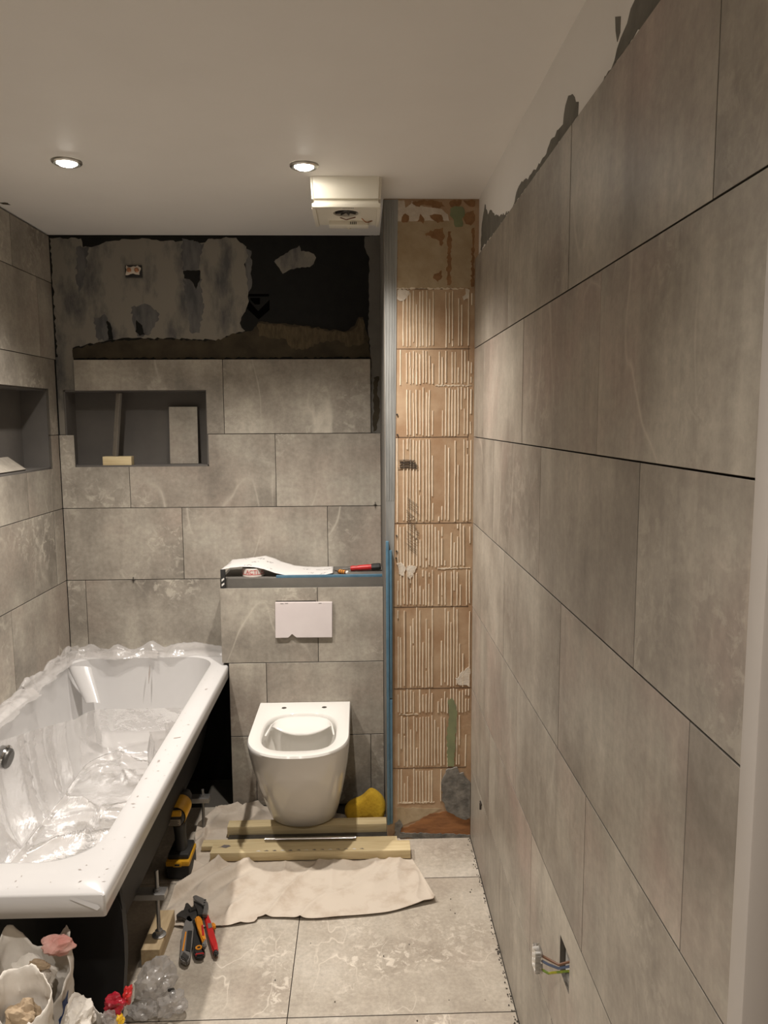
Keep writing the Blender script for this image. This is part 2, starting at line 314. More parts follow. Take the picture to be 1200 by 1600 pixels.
def box(name, a, b, mat, parent=None, bevel=0.0, M=None, seg=2, origin=None):
    bm = bmesh.new(); add_box(bm, a, b)
    if bevel: bmesh.ops.bevel(bm, geom=bm.edges[:], offset=bevel, segments=seg, affect='EDGES', profile=0.6)
    return link(name, from_bm(bm, M), mat, parent, 0.6 if bevel else False, origin)
def add_tube(bm, pts, rad, seg=10, cap=True):
    pts = [Vector(p) for p in pts]; n = len(pts)
    rads = rad if isinstance(rad, (list, tuple)) else [rad]*n
    prev = None; rings = []
    for i, p in enumerate(pts):
        t = (pts[min(i+1, n-1)] - pts[max(i-1, 0)]).normalized()
        ref = prev if prev is not None else (Vector((0, 0, 1)) if abs(t.z) < 0.9 else Vector((1, 0, 0)))
        a = (ref - t*ref.dot(t)).normalized(); bb = t.cross(a); prev = a
        rings.append([bm.verts.new(p + (a*math.cos(2*PI*k/seg) + bb*math.sin(2*PI*k/seg))*rads[i]) for k in range(seg)])
    for i in range(n-1):
        for k in range(seg):
            bm.faces.new((rings[i][k], rings[i][(k+1) % seg], rings[i+1][(k+1) % seg], rings[i+1][k]))
    if cap:
        bm.faces.new(rings[0][::-1]); bm.faces.new(rings[-1])
def tube(name, pts, rad, mat, parent=None, seg=10, M=None, smooth=0.7, origin=None):
    bm = bmesh.new(); add_tube(bm, pts, rad, seg); return link(name, from_bm(bm, M), mat, parent, smooth, origin)
def lathe(name, prof, mat, parent=None, M=None, seg=32, smooth=0.6, origin=None):
    bm = bmesh.new(); rings = []
    for r, z in prof:
        if r < 1e-6: rings.append([bm.verts.new((0, 0, z))])
        else: rings.append([bm.verts.new((r*math.cos(2*PI*k/seg), r*math.sin(2*PI*k/seg), z)) for k in range(seg)])
    for A, B in zip(rings, rings[1:]):
        for k in range(seg):
            j = (k+1) % seg
            if len(A) == 1 and len(B) > 1: bm.faces.new((A[0], B[j], B[k]))
            elif len(B) == 1 and len(A) > 1: bm.faces.new((A[k], A[j], B[0]))
            elif len(A) > 1: bm.faces.new((A[k], A[j], B[j], B[k]))
    return link(name, from_bm(bm, M), mat, parent, smooth, origin)
def T(x, y, z): return Matrix.Translation((x, y, z))
def RX(a): return Matrix.Rotation(a, 4, 'X')
def RY(a): return Matrix.Rotation(a, 4, 'Y')
def RZ(a): return Matrix.Rotation(a, 4, 'Z')
def plane_pt(ax, u, v, n):
    return {'y': Vector((u, n, v)), 'x': Vector((n, u, v)), 'z': Vector((u, v, n))}[ax]
def prism(name, poly, ax, n0, n1, mat, parent=None, bevel=0.0, M=None, smooth=False, origin=None):
    bm = bmesh.new()
    A = [bm.verts.new(plane_pt(ax, u, v, n0)) for u, v in poly]; B = [bm.verts.new(plane_pt(ax, u, v, n1)) for u, v in poly]
    k = len(poly); bm.faces.new(A); bm.faces.new(B[::-1])
    for i in range(k): bm.faces.new((A[i], B[i], B[(i+1) % k], A[(i+1) % k]))
    if bevel: bmesh.ops.bevel(bm, geom=[e for e in bm.edges], offset=bevel, segments=2, affect='EDGES', clamp_overlap=True)
    bm.normal_update()
    bmesh.ops.triangulate(bm, faces=[f for f in bm.faces if len(f.verts) > 4])
    return link(name, from_bm(bm, M), mat, parent, smooth or (0.7 if bevel else False), origin)
def ragged(poly, amp, step, seed):
    r = random.Random(seed); out = []
    for i, (a, b) in enumerate(poly):
        c, d = poly[(i+1) % len(poly)]; ln = math.hypot(c-a, d-b); k = max(1, int(ln/step))
        for j in range(k):
            t = j/k; q = amp if j else amp*0.4
            out.append((a+(c-a)*t + r.uniform(-q, q), b+(d-b)*t + r.uniform(-q, q)))
    return out
def cells(name, us, vs, removed, ax, n0, n1, mat, parent=None, M=None, origin=None):
    """a slab of rectangles with some of them left out (openings, notches)"""
    bm = bmesh.new(); V = {}
    def vert(i, j, k):
        if (i, j, k) not in V: V[(i, j, k)] = bm.verts.new(plane_pt(ax, us[i], vs[j], (n0, n1)[k]))
        return V[(i, j, k)]
    nu, nv = len(us)-1, len(vs)-1
    solid = lambda i, j: 0 <= i < nu and 0 <= j < nv and (i, j) not in removed
    for i in range(nu):
        for j in range(nv):
            if not solid(i, j): continue
            for k in (0, 1): bm.faces.new([vert(i, j, k), vert(i+1, j, k), vert(i+1, j+1, k), vert(i, j+1, k)])
            for (di, dj, p, q) in ((-1, 0, (i, j), (i, j+1)), (1, 0, (i+1, j), (i+1, j+1)), (0, -1, (i, j), (i+1, j)), (0, 1, (i, j+1), (i+1, j+1))):
                if not solid(i+di, j+dj): bm.faces.new([vert(*p, 0), vert(*q, 0), vert(*q, 1), vert(*p, 1)])
    return link(name, from_bm(bm, M), mat, parent, False, origin)

# tiles: local x along the wall, local y up, local z out of the wall; alike tiles share one mesh
FRAME = {'back': Matrix(((1, 0, 0, 0), (0, 0, -1, 0), (0, 1, 0, 0), (0, 0, 0, 1))),
         'right': Matrix(((0, 0, -1, 0), (-1, 0, 0, 0), (0, 1, 0, 0), (0, 0, 0, 1))),
         'left': Matrix(((0, 0, 1, 0), (1, 0, 0, 0), (0, 1, 0, 0), (0, 0, 0, 1))),
         'floor': Matrix(((1, 0, 0, 0), (0, 1, 0, 0), (0, 0, 1, 0), (0, 0, 0, 1)))}
TILE_T, GAP = 0.009, 0.0028
TCACHE = {}
def tile_mesh(w_, h_, mat):
    key = (round(w_, 3), round(h_, 3), mat)
    if key not in TCACHE:
        a, b_, c = w_/2, h_/2, 0.0004
        V = [(-a, -b_, -TILE_T), (a, -b_, -TILE_T), (a, b_, -TILE_T), (-a, b_, -TILE_T), (-a, -b_, -c), (a, -b_, -c), (a, b_, -c), (-a, b_, -c),
             (-a+c, -b_+c, 0), (a-c, -b_+c, 0), (a-c, b_-c, 0), (-a+c, b_-c, 0)]
        F = [(3, 2, 1, 0), (8, 9, 10, 11)] + [(i, (i+1) % 4, 4+(i+1) % 4, 4+i) for i in range(4)] + [(4+i, 4+(i+1) % 4, 8+(i+1) % 4, 8+i) for i in range(4)]
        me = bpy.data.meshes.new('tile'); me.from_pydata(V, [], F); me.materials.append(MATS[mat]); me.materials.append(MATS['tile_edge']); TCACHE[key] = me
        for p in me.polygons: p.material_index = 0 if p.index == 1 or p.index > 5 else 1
    return TCACHE[key]
TRND = random.Random(5)
def tile(side, plane, u0, u1, v0, v1, mat, parent, holes=None):
    g = GAP/2; u0 += g*.8; u1 -= g*.8; v0 += g; v1 -= g
    n = plane + (TRND.uniform(0, .0006) if side != 'floor' else -TRND.uniform(0, .0008))*(1 if side in ('back', 'right') else -1)
    cu, cv = (u0+u1)/2, (v0+v1)/2
    ctr = {'back': (cu, n, cv), 'right': (n, cu, cv), 'left': (n, cu, cv), 'floor': (cu, cv, n if side != 'floor' else plane - TRND.uniform(0, .0006))}[side]
    if holes is None: me = tile_mesh(u1-u0, v1-v0, mat)
    else:                                   # notched tile: rectangles cut away, given in wall coordinates
        us = sorted({u0, u1} | {c for h in holes for c in h[:2] if u0 < c < u1}); vs = sorted({v0, v1} | {c for h in holes for c in h[2:] if v0 < c < v1})
        rem = {(i, j) for i in range(len(us)-1) for j in range(len(vs)-1) for h in holes if h[0] <= (us[i]+us[i+1])/2 <= h[1] and h[2] <= (vs[j]+vs[j+1])/2 <= h[3]}
        sg = -1 if side == 'right' else 1
        o = cells('tmp', [sg*(x-cu) for x in us], [x-cv for x in vs], rem, 'z', -TILE_T, 0, mat)
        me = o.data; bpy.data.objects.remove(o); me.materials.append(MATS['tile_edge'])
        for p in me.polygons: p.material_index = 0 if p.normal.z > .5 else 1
    o = bpy.data.objects.new('tile', me); COL.objects.link(o)
    o.matrix_world = Matrix.Translation(ctr) @ FRAME[side]
    o.parent = parent
    return o
def tile_row(side, plane, joints, v0, v1, mat, parent):
    for a, b_ in zip(joints, joints[1:]): tile(side, plane, a, b_, v0, v1, mat, parent)

# ------------------------------------------------------------------ the shell of the room
fl = props(box('floor', (-1.32, YF, -0.12), (0.52, 3.35, -0.0096), 'adhesive_bed'), 'pale limestone-look tiled bathroom floor', 'floor', kind='structure')
xs = [-1.229, -0.806, -0.204, 0.3935]; ys = [YF, -0.569, 0.033, 0.635, 1.237, 1.838, 2.438, 2.953]
for i in range(3):
    for j in range(len(ys)-1):
        if i == 2 and j == len(ys)-2: tile('floor', 0, xs[i], xs[i+1], ys[j], YP-.001, 'floor_tile', fl); continue
        tile('floor', 0, xs[i], xs[i+1], ys[j], ys[j+1], 'floor_tile', fl)
ce = cells('ceiling', [-1.32, .52], [YF, 3.35], set(), 'z', ZC, ZC+0.1, 'paint')
props(ce, 'white painted plaster ceiling with recessed downlights', 'ceiling', kind='structure')
prism('chip', ragged([(-1.215, 2.745), (-1.185, 2.75), (-1.19, 2.775), (-1.21, 2.768)], .004, .01, 3), 'z', ZC-.0008, ZC+.001, 'adhesive_brown', ce)

# back wall with its niche
NX0, NX1, NZ0, NZ1, ND = -1.205, -0.626, 1.3555, 1.6675, 0.105
bw = cells('wall_back', [-1.32, NX0, NX1, 0.52], [-0.12, NZ0, NZ1, ZC], {(1, 1)}, 'y', YB+0.0125, YB+0.16, 'backer_black')
props(bw, 'half-tiled back wall with black backer board above a storage niche', 'wall', kind='structure')
bm = bmesh.new()     # niche lining: five thin sides
y0, y1, t = YB+.0085, YB+.0095+ND, .006
add_box(bm, (NX0, y1, NZ0), (NX1, y1+t, NZ1)); add_box(bm, (NX0, y0, NZ0-.0), (NX1, y1, NZ0+t)); add_box(bm, (NX0, y0, NZ1-t), (NX1, y1, NZ1))
add_box(bm, (NX0, y0, NZ0), (NX0+t, y1, NZ1)); add_box(bm, (NX1-t, y0, NZ0), (NX1, y1, NZ1))
link('niche_lining', from_bm(bm), 'niche_grey', bw)
BT = 'wall_tile'; zb = [0.5816, 0.8836, 1.1856, 1.4876, 1.7896]
cells('adhesive_bed', [-1.229, NX0, NX1, 0.083], [0.5, NZ0, NZ1, 1.7870], {(1, 1)}, 'y', YB+.0092, YB+.0125, 'adhesive_bed', bw)
niche = (-9, NX1, NZ0, NZ1)
tile('back', YB, -1.157, -0.558, zb[3], zb[4], BT, bw, holes=[(-9, -0.628, 0, 1.666)])
tile('back', YB, -0.558, 0.043, zb[3], zb[4], BT, bw)
tile('back', YB, -1.2298, -0.952, zb[2], zb[3], BT, bw, holes=[(-1.170, 9, NZ0, 9)])
tile('back', YB, -0.952, -0.352, zb[2], zb[3], BT, bw, holes=[(-9, -0.625, NZ0, 9)])
tile('back', YB, -0.352, 0.083, zb[2], zb[3], BT, bw)
tile_row('back', YB, [-1.2298, -0.7435, -0.1415, 0.083], zb[1], zb[2], BT, bw)
tile_row('back', YB, [-1.2298, -1.154, -0.556], zb[0], zb[1], BT, bw)
def clampx(p, lo, hi): return [(min(max(a, lo), hi), b_) for a, b_ in p]
WY = YB+0.0125
def patch(name, key, ax, n0, t, mat, parent, amp=.004, step=.012, seed=1, lo=-9, hi=9, label=None):
    o = prism(name, clampx(ragged(POLY[key], amp, step, seed), lo, hi), ax, n0+.0005, n0-t, mat, parent)
    if label: o['label'] = label
    return o
patch('skim_coat', 'skim', 'y', WY, .0016, 'skim', bw, lo=-1.229, seed=4, label='grey tanking skim brushed over the black board')
prism('skim_coat', [(-1.229, 1.489), (-1.2065, 1.489), (-1.2065, 1.669), (-1.159, 1.669), (-1.159, 1.800), (-1.229, 1.800)], 'y', WY+.0005, YB+.0084, 'skim', bw)
patch('skim_coat', 'skim2', 'y', WY, .0010, 'skim_blue', bw, seed=5)
for i in range(1, 6): patch('thin_skim', 'blue%d' % i, 'y', WY-.0016, .0004, 'skim_blue', bw, .006, .01, 10+i)
for i in range(1, 4): patch('bare_board', 'dark%d' % i, 'y', WY-.0021, .0003, 'backer_black', bw, .003, .008, 20+i)
patch('skim_coat', 'blotch', 'y', WY, .0012, 'skim', bw, .003, .01, 30, label='pale hand-shaped smear on the black board')
patch('adhesive_band', 'brown', 'y', WY-.0017, .0012, 'adhesive_brown', bw, .005, .012, 31, label='dark brown strip of old tile adhesive')
patch('adhesive_band', 'brown2', 'y', WY-.0030, .0008, 'adhesive_tan', bw, .005, .01, 32)
patch('skim_coat', 'edge', 'y', WY, .0041, 'tanking_grey', bw, .003, .012, 33, hi=.0835)
patch('adhesive_band', 'edged', 'y', WY-.0041, .001, 'adhesive_brown', bw, .004, .01, 34, hi=.0835)
for k in (1, 2, 3): patch('printed_mark', 'logo%d' % k, 'y', WY, .0004, 'logo_black', bw, 0, 1, 1)
# left wall
LN0, LN1, LZ0, LZ1 = 2.512, 3.115, 1.3545, 1.6700
lw = cells('wall_left', [YF, LN0, LN1, 3.35], [-0.12, LZ0, LZ1, ZC], {(1, 1)}, 'x', XL-0.16, XL-0.0125, 'adhesive_bed')
props(lw, 'left wall of stone-look tiles with a recessed niche', 'wall', kind='structure')
bm = bmesh.new(); x0, x1 = XL-.0085, XL-.0095-.10
add_box(bm, (x1-t, LN0, LZ0), (x1, LN1, LZ1)); add_box(bm, (x1, LN0, LZ0), (x0, LN1, LZ0+t)); add_box(bm, (x1, LN0, LZ1-t), (x0, LN1, LZ1))
add_box(bm, (x1, LN0, LZ0), (x0, LN0+t, LZ1)); add_box(bm, (x1, LN1-t, LZ0), (x0, LN1, LZ1))
link('niche_lining', from_bm(bm), 'niche_grey', lw)
def joints(first, lo, hi, step=.602):
    j = [first]
    while j[0]-step > lo+.03: j.insert(0, j[0]-step)
    while j[-1]+step < hi-.03: j.append(j[-1]+step)
    return [lo]+j+[hi]
LE = 3.1942
for v0, v1, f in ((0.8836, 1.1856, 3.10), (0.5816, 0.8836, 2.68), (.2796, .5816, 2.9), (0.0, .2796, 2.5)):
    tile_row('left', XL, joints(f, YF, LE), v0, v1, BT, lw)
LU = 3.2062
for v0, v1, f in ((2.0916, ZC-.004, 2.861), (1.7896, 2.0916, 3.063)): tile_row('left', XL, joints(f, YF, LU), v0, v1, BT, lw)
def left_niche_row(v0, v1, f):
    js = joints(f, YF, LE)
    for a, b_ in zip(js, js[1:]):
        tile('left', XL, a, b_, v0, v1, BT, lw, holes=[(LN0, LN1, LZ0, LZ1)] if b_ > LN0 and a < LN1 else None)
left_niche_row(1.4876, 1.7896, 2.66); left_niche_row(1.1856, 1.4876, 2.872)
# right wall: paint above, tiles below, a socket opening near the door
HY0, HY1, HZ0, HZ1 = 1.362, 1.432, 0.432, 0.507
WX = XR+0.0125
rw = cells('wall_right', [0.70, HY0, HY1, 2.80], [-0.12, HZ0, HZ1, ZC], {(1, 1)}, 'x', WX, WX+.10, 'paint')
props(rw, 'right wall of large stone-look tiles under a strip of white paint', 'wall', kind='structure')
cells('adhesive_bed', [0.70, HY0, HY1, YP-.0005], [0.0, HZ0, HZ1, 2.081], {(1, 1)}, 'x', XR+.0096, WX, 'adhesive_bed', rw)
RT = 'brushed_tile'; zr = [2.083, 1.783, 1.481, 1.179, .877, .575, .273, 0.0]; END = .722; PE = YP-.001
for k, js in enumerate(([END, .8816, 1.4836, 2.0856, PE], [END, 1.2798, 1.8818, 2.4838, PE], [END, 1.0776, 1.6796, 2.2816, PE], [END, .8825, 1.4845, 2.0865, PE],
                        [END, 1.288, 1.890, 2.492, PE], [END, 1.10, 1.70, 2.30, PE], [END, .89, 1.49, 2.09, PE])):
    for a, b_ in zip(js, js[1:]):
        hole = [(HY0, HY1, HZ0, HZ1)] if k == 5 and a < HY0 and b_ > HY1 else None
        tile('right', XR, a, b_, zr[k+1], zr[k], RT, rw, holes=hole)
for i, key in enumerate(('g1', 'g2', 'g3', 'g4')):
    o = prism('primer_patch', [(a, max(b_, 2.0815) if key != 'g4' else b_) for a, b_ in ragged(POLY[key], .005, .014, 40+i)], 'x', WX+.001, WX-.0009, 'primer_grey', rw)
prism('primer_patch', ragged([(1.05, 2.0815), (1.05, 2.13), (.98, 2.16), (.9, 2.12), (.80, 2.14), (.735, 2.12), (.735, 2.0815)], .005, .014, 50), 'x', WX+.001, WX-.0009, 'primer_grey', rw)
props(box('trim_1', (0.3740, 0.690, -0.005), (0.4065, 0.7205, ZC-.001), 'door_paint', bevel=.003), 'pale painted door casing at the right edge', 'trim', kind='structure')
props(box('wall_door_side', (0.455, YF, -0.12), (0.56, 0.6995, ZC), 'door_paint'), 'painted wall beside the doorway', 'wall', kind='structure')
props(box('wall_front', (-1.32, YF-.10, -0.12), (0.52, YF, ZC+.1), 'paint'), 'painted wall opposite the toilet', 'wall', kind='structure')

# cistern boxing behind the toilet
ZT = 0.930
bm = bmesh.new(); add_box(bm, (-0.5525, YX+.0125, 0.592), (0.0835, YB-.001, ZT)); add_box(bm, (-0.526, YX+.0125, -0.009), (0.0835, YB-.001, 0.592))
cb = props(link('wall_cistern', from_bm(bm), 'tanking_grey'), 'tiled cistern boxing behind the toilet with a bare grey top', 'wall', kind='structure')
box('adhesive_bed', (-0.526, YX+.0096, 0.002), (.0825, YX+.0130, 0.590), 'adhesive_bed', cb)
box('adhesive_bed', (-0.551, YX+.0096, 0.596), (.0825, YX+.0130, 0.892), 'adhesive_bed', cb)
tile_row('back', YX, [-0.553, -0.174, 0.083], .594, .895, BT, cb)
tile_row('back', YX, [-0.527, -0.380, 0.083], .293, .594, BT, cb)
tile_row('back', YX, [-0.527, -0.429, 0.030, 0.083], .001, .293, BT, cb)

# pier: bare board combed with old adhesive
PX0 = 0.0845
wp = props(box('wall_pier', (PX0, YP+.001, -0.009), (WX-.0005, YB+.0120, ZC-.0005), 'pier_board'), 'projecting pier stripped to brown board with combed cream adhesive', 'wall', kind='structure')
PY = YP+.001
def pp(name, key, t0, t_, mat, amp=.003, step=.010, seed=1): return patch(name, key, 'y', PY-t0, t_, mat, wp, amp, step, seed, lo=PX0, hi=.3925)
pp('old_skim', 'cream_top', 0, .0008, 'cream_skim', .003, .012, 60); pp('old_skim', 'cr1', .0, .0010, 'white_filler', .002, .008, 61)
for i in range(1, 12): pp('bare_spot', 'bt%d' % i, .0012, .0003, 'board_brown', .004, .007, 62+i)
pp('green_board', 'green1', .0016, .0004, 'board_green', .003, .008, 80); pp('green_board', 'green2', .0030, .0004, 'board_green', .003, .008, 81)
pp('filler_smear', 'creamb', .0, .0010, 'cream_skim', .003, .01, 82); pp('clay_patch', 'orange', .0012, .0010, 'clay_orange', .004, .01, 83)
pp('cement_patch', 'greyb', .0024, .002, 'cement', .003, .01, 84); pp('cement_patch', 'cement', .001, .006, 'cement', .004, .01, 85)
for i in range(1, 6): pp('filler_smear', 'smear%d' % i, .0, .0022, 'white_filler', .003, .007, 86+i)
rr = random.Random(8); bm = bmesh.new(); n = 0
PIT = .0112; xx = 0.128
rows = [(1.981, 1.785), (1.781, 1.660), (1.655, 1.483), (1.479, 1.181), (1.177, 1.02), (1.012, .879), (.875, .577), (.573, .480), (.474, .275), (.271, .135)]
while xx < .388:
    u = (xx-.12)/.27
    for zt, zb_ in rows:
        mid = (zt+zb_)/2
        dens = .97 if u < .5 else .80
        if mid > 1.5: dens = .99 if .10 < u < .5 else .66
        if mid > 1.2 and u < .12: dens = .45
        if mid < .35 and u > .62: continue
        if .52 < u < .60: dens *= .3
        z1 = zt - rr.random()*.012; z0 = zb_ + rr.random()*.01
        k = 1 if rr.random() < .45 else 2
        cuts = [z1] + sorted([z1+(z0-z1)*rr.random() for _ in range(k-1)], reverse=True) + [z0]
        for a, b_ in zip(cuts, cuts[1:]):
            if rr.random() > dens or a-b_ < .015: continue
            if rr.random() < .35: a -= (a-b_)*rr.random()*.5
            wd = rr.uniform(.0020, .0029); ht = rr.uniform(.0016, .0030); m_ = max(2, int((a-b_)/.04)); prev = None
            dx0 = rr.uniform(-.001, .001)
            for q in range(m_+1):
                z = a+(b_-a)*q/m_; dx = dx0+.0012*noise.noise(Vector((xx*40, z*9, 0)))+.006*max(0, (1.55-z))*max(0, z-1.35)*20*(u-.5)*0
                cur = [bm.verts.new((xx+dx-wd, PY, z)), bm.verts.new((xx+dx-wd*.3, PY-ht, z)), bm.verts.new((xx+dx+wd*.3, PY-ht, z)), bm.verts.new((xx+dx+wd, PY, z))]
                if prev:
                    for e in range(3): bm.faces.new((prev[e], prev[e+1], cur[e+1], cur[e]))
                else: bm.faces.new(cur)
                prev = cur
            bm.faces.new(prev[::-1])
    xx += PIT + rr.uniform(-.0008, .0008)
o = link('adhesive_ridges', from_bm(bm), 'adhesive_cream', wp); o['kind'] = 'stuff'; o['label'] = 'combed cream ridges of old tile adhesive'
# horizontal lumps of adhesive that once filled the tile edges, and the set-out lines
for i, (z, a, b_) in enumerate(((1.984, .125, .355), (1.658, .26, .385), (1.016, .27, .385), (.478, .13, .20), (.140, .125, .26))):
    prism('adhesive_smear', ragged([(a, z+.0022), (b_, z+.0022), (b_, z-.0015), (a, z-.0015)], .0028, .005, 100+i), 'y', PY+.0005, PY-.0014, 'adhesive_cream', wp)
for i, (z, a, b_) in enumerate(((2.085, .128, .392), (1.983, .13, .33), (1.783, .122, .38), (1.481, .12, .375), (1.179, .115, .39), (.877, .112, .38), (.575, .112, .392), (.273, .108, .375))):
    box('set_out_line', (a, PY-.0006, z-.0011), (b_, PY-.0001, z+.0011), 'line_mark', wp)
for (x, a, b_) in ((.173, 2.262, 2.088), (.171, 1.48, .9), (.156, .86, .30), (.374, 2.0, 1.2)): box('set_out_line', (x-.0007, PY-.0006, b_), (x+.0007, PY-.0001, a), 'line_mark', wp)
bm = bmesh.new(); rs = random.Random(3)
for k in range(9):
    z = 1.402-.0035*k+rs.uniform(-.001, .001); a = .132+rs.uniform(-.004, .006); b_ = .196+rs.uniform(-.012, .006)
    add_tube(bm, [(a, PY-.0026, z), ((a+b_)/2, PY-.0026, z+.001), (b_, PY-.0026, z-.002)], .0008, 5)
link('pencil_scribble', from_bm(bm), 'pencil', wp)
bm = bmesh.new()
for k in range(22):
    z = 1.27-.0085*k; a = .160+rs.uniform(-.004, .006)
    add_tube(bm, [(a, PY-.0026, z), (a+.036+rs.uniform(-.008, .004), PY-.0026, z-.026)], .0005, 5)
link('pencil_scribble', from_bm(bm), 'pencil', wp)
for (x, z) in ((.124, 1.135), (.122, 1.055), (.124, 1.08), (.128, 1.49), (.127, 1.56)):
    lathe('screw_hole', [(0, -.0042), (.003, -.0042), (.003, 0)], 'plastic_dark', wp, T(x, PY, z) @ RX(-PI/2), 10)
mb = prism('sealing_tape', [(max(a, .0850), b_) for a, b_ in POLY['memb']], 'y', PY+.0004, PY-.0022, 'membrane', wp)
mb['label'] = 'grey waterproof tape wrapped over the pier edge'
box('sealing_tape', (PX0-.0009, YP+.0008, .0), (PX0, YB+.011, ZC-.002), 'tanking_grey', wp)
for a in (.0905, .1005, .1105, .1180):
    tube('tape_crease', [(a-.004*k/6+.0015*math.sin(k*2.1+a*90), PY-.0020, 2.25-.165*k) for k in range(7)], .0016, 'membrane', wp, 6)

# ------------------------------------------------------------------ ceiling downlights
labels = ['round recessed downlight near the left wall', 'round recessed downlight beside the ceiling fan', 'added out-of-view downlight by the door for front light, left', 'added out-of-view downlight by the door for front light, right']
for (x, y, k), lab in zip(LAMPS, labels):
    d = thing('downlight', lab, 'downlight', (x, y, ZC), 'ceiling downlights')
    lathe('bezel', [(.0285, -.0005), (.0285, -.006), (.036, -.0085), (.0415, -.005), (.0430, -.0005)], 'nickel', d, T(x, y, ZC), 40)
    lathe('bulb', [(.0, -.0135), (.012, -.0130), (.021, -.0105), (.0265, -.0060), (.0285, -.0010)], 'lamp_glow', d, T(x, y, ZC), 32)
    li = bpy.data.lights.new('downlight_beam', 'SPOT'); li.energy = LAMP_W*k; li.color = LAMP_COL; li.spot_size = math.radians(LAMP_ANGLE); li.spot_blend = 1.0; li.shadow_soft_size = .022
    lo = bpy.data.objects.new('downlight_beam', li); COL.objects.link(lo); lo.parent = d; lo.location = (0, 0, -.020)

# ------------------------------------------------------------------ extractor fan
fz, fy0, fy1, fx0, fx1 = 2.190, 2.448, 2.700, -.147, .072
fan = thing('extractor_fan', 'cream ceiling extractor fan with its front cover removed', 'fan', ((fx0+fx1)/2, (fy0+fy1)/2, ZC))
bm = bmesh.new(); add_box(bm, (fx0, fy0, fz+.016), (fx1, fy1, ZC))
for v in bm.verts:
    if v.co.z < ZC-.01:
        v.co.x += .004 if v.co.x < -.04 else -.004; v.co.y += .004 if v.co.y < 2.5 else -.004
bmesh.ops.bevel(bm, geom=[e for e in bm.edges if not all(v.co.z > ZC-.001 for v in e.verts)], offset=.008, segments=3, affect='EDGES')
link('housing', from_bm(bm), 'plastic_cream', fan, .6)
# lower grille plate with rounded opening and the impeller in it
fcx, fcy, R0 = -.040, 2.535, .040
cells('base_plate', [fx0+.010, fcx-.047, fcx+.047, fx1-.010], [fy0+.010, fcy-.047, fcy+.047, fy1-.010], {(1, 1)}, 'z', fz+.003, fz+.0160, 'plastic_cream', fan)
bm = bmesh.new(); segs = 40; ring = []; sq = []
for k in range(segs):
    a = 2*PI*k/segs; c, s = math.cos(a), math.sin(a); q = .047/max(abs(c), abs(s))
    ring.append(bm.verts.new((fcx+R0*c, fcy+R0*s, fz+.001))); sq.append(bm.verts.new((fcx+q*c, fcy+q*s, fz+.003)))
low = [bm.verts.new((v.co.x, v.co.y, fz+.012)) for v in ring]
for k in range(segs):
    j = (k+1) % segs; bm.faces.new((ring[k], ring[j], sq[j], sq[k])); bm.faces.new((ring[k], ring[j], low[j], low[k]))
link('inlet_ring', from_bm(bm), 'plastic_cream', fan, .6)
lathe('inlet_back', [(0, .0155), (.046, .0155)], 'plastic_dark', fan, T(fcx, fcy, fz))
im = lathe('impeller', [(0, .004), (.010, .004), (.013, .007), (.013, .014)], 'steel_dark', fan, T(fcx, fcy, fz), 24)
for k in range(9): box('blade', (.013, -.0012, .004), (.037, .0012, .012), 'plastic_dark', im, M=T(fcx, fcy, fz) @ RZ(2*PI*k/9) @ RX(.4))
for sx in (fx0+.003, fx1-.015): box('side_rail', (sx, fy0+.02, fz-.004), (sx+.012, fy1-.012, fz+.003), 'plastic_cream', fan, .002)
box('front_lip', (fx0+.004, fy0+.004, fz-.002), (fx1-.004, fy0+.028, fz+.012), 'plastic_cream', fan, .004)
box('circuit_cover', (fcx-.058, 2.630, fz-.012), (fcx+.072, 2.680, fz+.004), 'plastic_cream', fan, .003)
for k in range(4): box('slot', (fcx+.012+.006*k, 2.6285, fz-.009), (fcx+.0145+.006*k, 2.6300, fz-.001), 'plastic_dark', fan)
lathe('screw', [(0, -.003), (.006, -.003), (.006, .0)], 'plastic_cream', fan, T(fcx+.008, 2.67, fz-.012), 16)
tube('fan_wire', [(fcx+.05, 2.60, fz+.002), (fcx+.062, 2.612, fz-.006), (fcx+.07, 2.625, fz-.004), (fcx+.085, 2.632, fz+.003)], .0018, 'copper', fan, 6)
tube('fan_wire', [(fcx+.03, 2.585, fz+.002), (fcx+.0, 2.592, fz-.004), (fcx-.02, 2.590, fz+.002)], .0018, 'wire_brown', fan, 6)
for k in range(7): box('raised_mark', (fcx-.008+.005*k, fy0+.010, fz-.0026), (fcx-.0055+.005*k, fy0+.017, fz-.0018), 'tool_grey', fan)

# ------------------------------------------------------------------ electrical boxes
jb = thing('back_box', 'open electrical box with copper terminals on the back wall', 'electrical box', (-.902, WY-.002, 2.135))
cells('rim', [-.934, -.928, -.874, -.868], [2.112, 2.117, 2.155, 2.160], {(1, 1)}, 'y', WY-.001, WY-.008, 'rubber_black', jb)
box('back', (-.933, WY-.0035, 2.113), (-.869, WY-.0022, 2.159), 'rubber_black', jb)
prism('plaster_lump', ragged([(-.932, 2.122), (-.905, 2.128), (-.878, 2.124), (-.872, 2.150), (-.885, 2.158), (-.91, 2.153), (-.93, 2.158)], .003, .007, 4), 'y', WY-.0035, WY-.010, 'white_filler', jb)
for x in (-.918, -.888): lathe('terminal', [(0, .012), (.006, .012), (.009, .009), (.009, 0)], 'copper', jb, T(x, WY-.005, 2.141) @ RX(PI/2), 16)
sk = thing('socket_cables', 'loose cables with clear connector strip hanging from the tiled right wall', 'cable', (XR, 1.40, .44))
def wire(name, pts, mat): tube(name, pts, .0026, mat, sk, 8)
cx, cy = .352, 1.432
